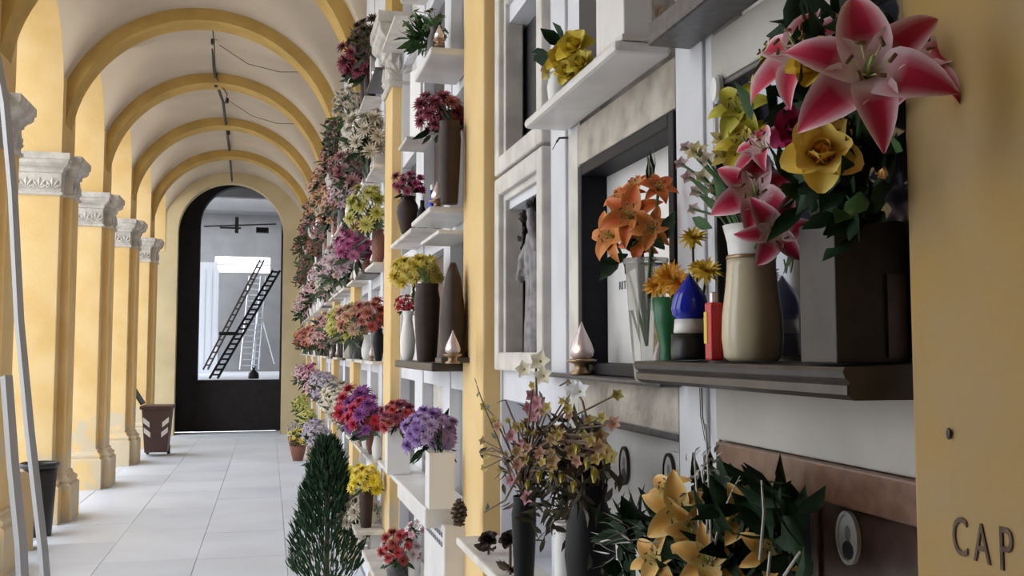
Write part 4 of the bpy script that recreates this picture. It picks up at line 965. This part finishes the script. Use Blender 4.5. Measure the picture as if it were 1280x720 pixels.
# ------------------------------------------------------------------ left side: bins, poles, box
p = onY(47, 655, 9.3); p.z = 0; Yb = p.y; hh = onY(48, 578, Yb).z; R_ = 22*pxm(p)
t = thing('waste_bin', 'black tapered waste bin beside the nearest whole pillar', 'bin', (p.x, p.y, 0))
mb = MB(); mb.lathe([(R_*.72, 0), (R_*.74, .02), (R_*.95, hh*.93), (R_*.90, hh*.93)], 24); mb.build('body', BLKP, t, smooth=True)
mb = MB(); mb.lathe([(R_*.95, hh*.92), (R_*1.04, hh*.94), (R_*1.06, hh*.99), (R_*1.0, hh), (R_*.92, hh*.97), (R_*.9, hh*.93)], 24); mb.build('rim', BLKP, t, smooth=True)
Yx = onZ(24, 690, 0).y; q = onZ(28, 690, 0); hh = onY(28, 590, Yx).z
t = thing('cardboard_box', 'tall beige carton at the left edge behind the leaning poles', 'box', (q.x-.06, q.y+.12, 0), .3)
mb = MB(); mb.box(-.12, .10, -.10, .10, 0, hh*.9); mb.build('body', mat('beige_card', (.48, .36, .22), .8), t, bevel=.004)
mb = MB(); mb.prism([(-.12, hh*.9), (.10, hh*.9), (.02, hh), (-.10, hh)], 'y', -.1, .1); mb.build('folded_top', MATS['beige_card'], t, bevel=.003)
q = onZ(44, 671, 0); t = thing('red_lantern', 'small red and white grave candle on the floor by the black bin', 'candle', (q.x, q.y, 0))
mb = MB(); mb.lathe([(.045, .07), (.05, .08), (.05, .19), (.035, .20), (.02, .22)], 14); mb.build('glass', RED, t, smooth=True)
mb = MB(); mb.lathe([(.05, 0), (.052, .01), (.048, .07), (.04, .072)], 14); mb.build('base', WHT, t, smooth=True)
def pole(label, pix, w):
    P = [onY(a, c, Y) for a, c, Y in pix]; P[-1].z = 0; P0 = P[-1].copy()
    t = thing('leaning_pole', label, 'pole', (P0.x, P0.y, 0))
    mb = MB(); mb.tube([v-t.location for v in P], w, 4); mb.build('shaft', ALU, t)
    mb = MB(); mb.lathe([(w*1.2, 0), (w*1.25, .02), (w*1.0, .05)], 10); mb.build('foot_cap', BLKP, t); return t
pole('long aluminium pole leaning across the nearest whole pillar', [(-14, 20, 6.95), (6, 130, 6.85), (16, 240, 6.75), (24, 400, 6.7), (37, 540, 6.6), (54, 690, 6.5), (61, 748, 6.5)], .030)
pole('short aluminium pole leaning at the lower left corner', [(8, 470, 6.3), (16, 580, 6.2), (26, 680, 6.1), (33, 770, 6.05)], .034)

# brown wheelie bin with open lid
p = onZ(194, 571, 0); Yb = p.y; s_ = pxm(p)
hh = onY(195, 508, Yb).z; w = 16*s_; wt = 19*s_
t = thing('wheelie_bin', 'brown wheeled bin with open lid and pale chevrons by the end wall', 'bin', (p.x, p.y+.2, 0))
mb = MB(); vs = [(-w*.85, -.16, .06), (w*.85, -.16, .06), (w*.85, .18, .06), (-w*.85, .18, .06), (-wt*.92, -.23, hh), (wt*.92, -.23, hh), (wt*.92, .25, hh), (-wt*.92, .25, hh)]
mb.add(vs, [(0, 1, 2, 3), (0, 4, 5, 1), (1, 5, 6, 2), (2, 6, 7, 3), (3, 7, 4, 0), (4, 7, 6, 5)]); mb.build('body', BRNP, t, bevel=.01)
mb = MB(); square_lathe(mb, [(0, hh-.045), (.02, hh-.04), (.02, hh+.004), (0, hh+.01)], -wt*.93, wt*.93, -.24, .26); mb.build('rim', BRNP, t, bevel=.004)
mb = MB(); mb.box(-wt*.9, -wt*.9+.025, -.22, .24, hh+.01, hh+.36); o = mb.build('lid', BLKP, t, bevel=.005)
o.data.transform(Matrix.Translation((wt*.9, 0, -hh))); o.location = (-wt*.95, 0, hh+.01); o.rotation_euler = (0, -.55, 0)
for sx in (-1, 1):
    mb = MB(); mb.tube([(sx*w*.8-.02, .2, .07), (sx*w*.8+.02, .2, .07)], .07, 14); mb.build('wheel', BLKP, t)
mb = MB()
mb.tube([(-wt*.95, -.1, hh+.03), (-wt*1.02, -.1, hh+.03), (-wt*1.02, .1, hh+.03), (-wt*.95, .1, hh+.03)], .012, 6); mb.build('handle', BLKP, t)
for sx in (-1, 1):
    for zz in (.40, .58):
        u = .5; f = zz/hh; yy = -.16-.07*(zz-.06)/(hh-.06)-.006
        ww = w*.85+(wt*.92-w*.85)*(zz-.06)/(hh-.06)
        mb = MB(); mb.add([(sx*(ww-.015), yy, zz*hh/.9+.03), (sx*(ww-.015), yy-.004, zz*hh/.9+.11), (sx*(ww-.11), yy-.002, zz*hh/.9+.03), (sx*(ww-.11), yy+.002, zz*hh/.9-.05)], [(0, 1, 2, 3)])
        mb.build('chevron', WHT, t)

# ------------------------------------------------------------------ room beyond: rolling ladders and lumber
def ladder(label, a, c, Y0_, Y1_, gap, r, m, nr, name='ladder', extra=None):
    A, B = onY(*a, Y0_), onY(*c, Y1_); A.z = max(A.z, 1.03); d = B-A; g = Vector((gap, gap*.3, 0))
    t = thing(name, label, 'ladder', A)
    for sgn in (0, 1):
        mb = MB(); mb.tube([g*sgn, d+g*sgn], r, 4); mb.build('rail', m, t)
    for i in range(nr):
        f = (i+.7)/nr; mb = MB(); mb.tube([d*f, d*f+g], r*.7, 5); mb.build('rung', m, t)
    return t
LADB = mat('black_iron', (.015, .014, .016), .5)
LADW = mat('pale_aluminium', (.72, .73, .76), .4, .3)
ladder('black iron rolling stair ladder slanting across the far room', (262, 474), (341, 338), 21.3, 22.3, .16, .03, LADB, 22)
ladder('dull bronze ladder slanting behind the black one in the far room', (254, 462), (325, 325), 23.5, 24.5, .10, .025, mat('bronze_iron', (.10, .075, .06), .5), 18)
ladder('pale aluminium ladder standing upright in the far room', (300, 462), (312, 345), 24.5, 25.0, .28, .025, LADW, 16)
ladder('second pale aluminium ladder leaning right in the far room', (317, 462), (326, 345), 25.0, 24.6, .12, .02, LADW, 14)
for lab, a, c, Y in (('thin pale prop slanting at the right of the far room', (328, 400), (343, 455), 25.5),):
    A, B = onY(*a, Y), onY(*c, Y); mb = MB(); mb.tube([Vector((0, 0, 0)), B-A], .018, 6); tag(mb.build('metal_prop', LADW, None, A), lab, 'prop')
A = onY(274, 417, 22.6); B = onY(298, 417, 22.6)
mb = MB(); mb.box(0, B.x-A.x, -.04, .04, -.04, .04); tag(mb.build('metal_rail', LADB, None, A), 'dark crossbar between the ladders in the far room', 'rail')
q = onY(317, 472, 21.2); t = thing('work_bag', 'small black bag on the raised floor under the ladders', 'bag', (q.x, q.y, 1.021))
mb = MB(); mb.lathe([(.10, 0), (.115, .03), (.10, .12), (.04, .17), (.02, .22), (.035, .24)], 14, sy=.7); mb.build('body', BLKP, t, smooth=True)
mb = MB(); mb.tube([(-.03, 0, .22), (-.02, 0, .28), (.02, 0, .28), (.03, 0, .22)], .008, 5); mb.build('handle', BLKP, t)
# ceiling lamp and pipe in the far room
A = onY(255, 283, 23.6); B = onY(345, 280, 23.6); mb = MB(); mb.tube([Vector((0, 0, 0)), B-A], .018, 6); tag(mb.build('ceiling_pipe', CABLE, None, A), 'dark pipe across the far room ceiling', 'pipe')
A = onY(296, 283, 23.6); t = thing('ceiling_lamp', 'dark hanging lamp bracket in the far room', 'lamp', A)
mb = MB(); mb.box(-.04, .04, -.04, .04, -.16, .22); mb.build('stem', CABLE, t); mb = MB(); mb.box(-.38, .10, -.03, .03, -.06, -.02); mb.build('arm', CABLE, t)
A = onY(328, 288, 22.4); mb = MB(); mb.box(-.14, .14, -.08, .08, -.06, .06); tag(mb.build('speaker_box', BLKP, None, A, bevel=.01), 'small black box fixed at the right of the far room', 'box')
# white door panel at the left of the far room
A = onY(251, 470, 26.5); B = onY(272, 328, 26.5)
t = thing('white_door', 'tall white panelled door at the left of the far room', 'door', (A.x-.1, 26.5, 1.02))
mb = MB(); mb.box(-.25, B.x-A.x+.1, 0, .05, 0, B.z-1.02); mb.build('leaf', ROOML, t)
for i in range(3): mb = MB(); mb.box(.12+i*.17-.04, .12+i*.17+.05, -.012, .0, .15, B.z-1.2); mb.build('panel', ROOML, t, bevel=.004)
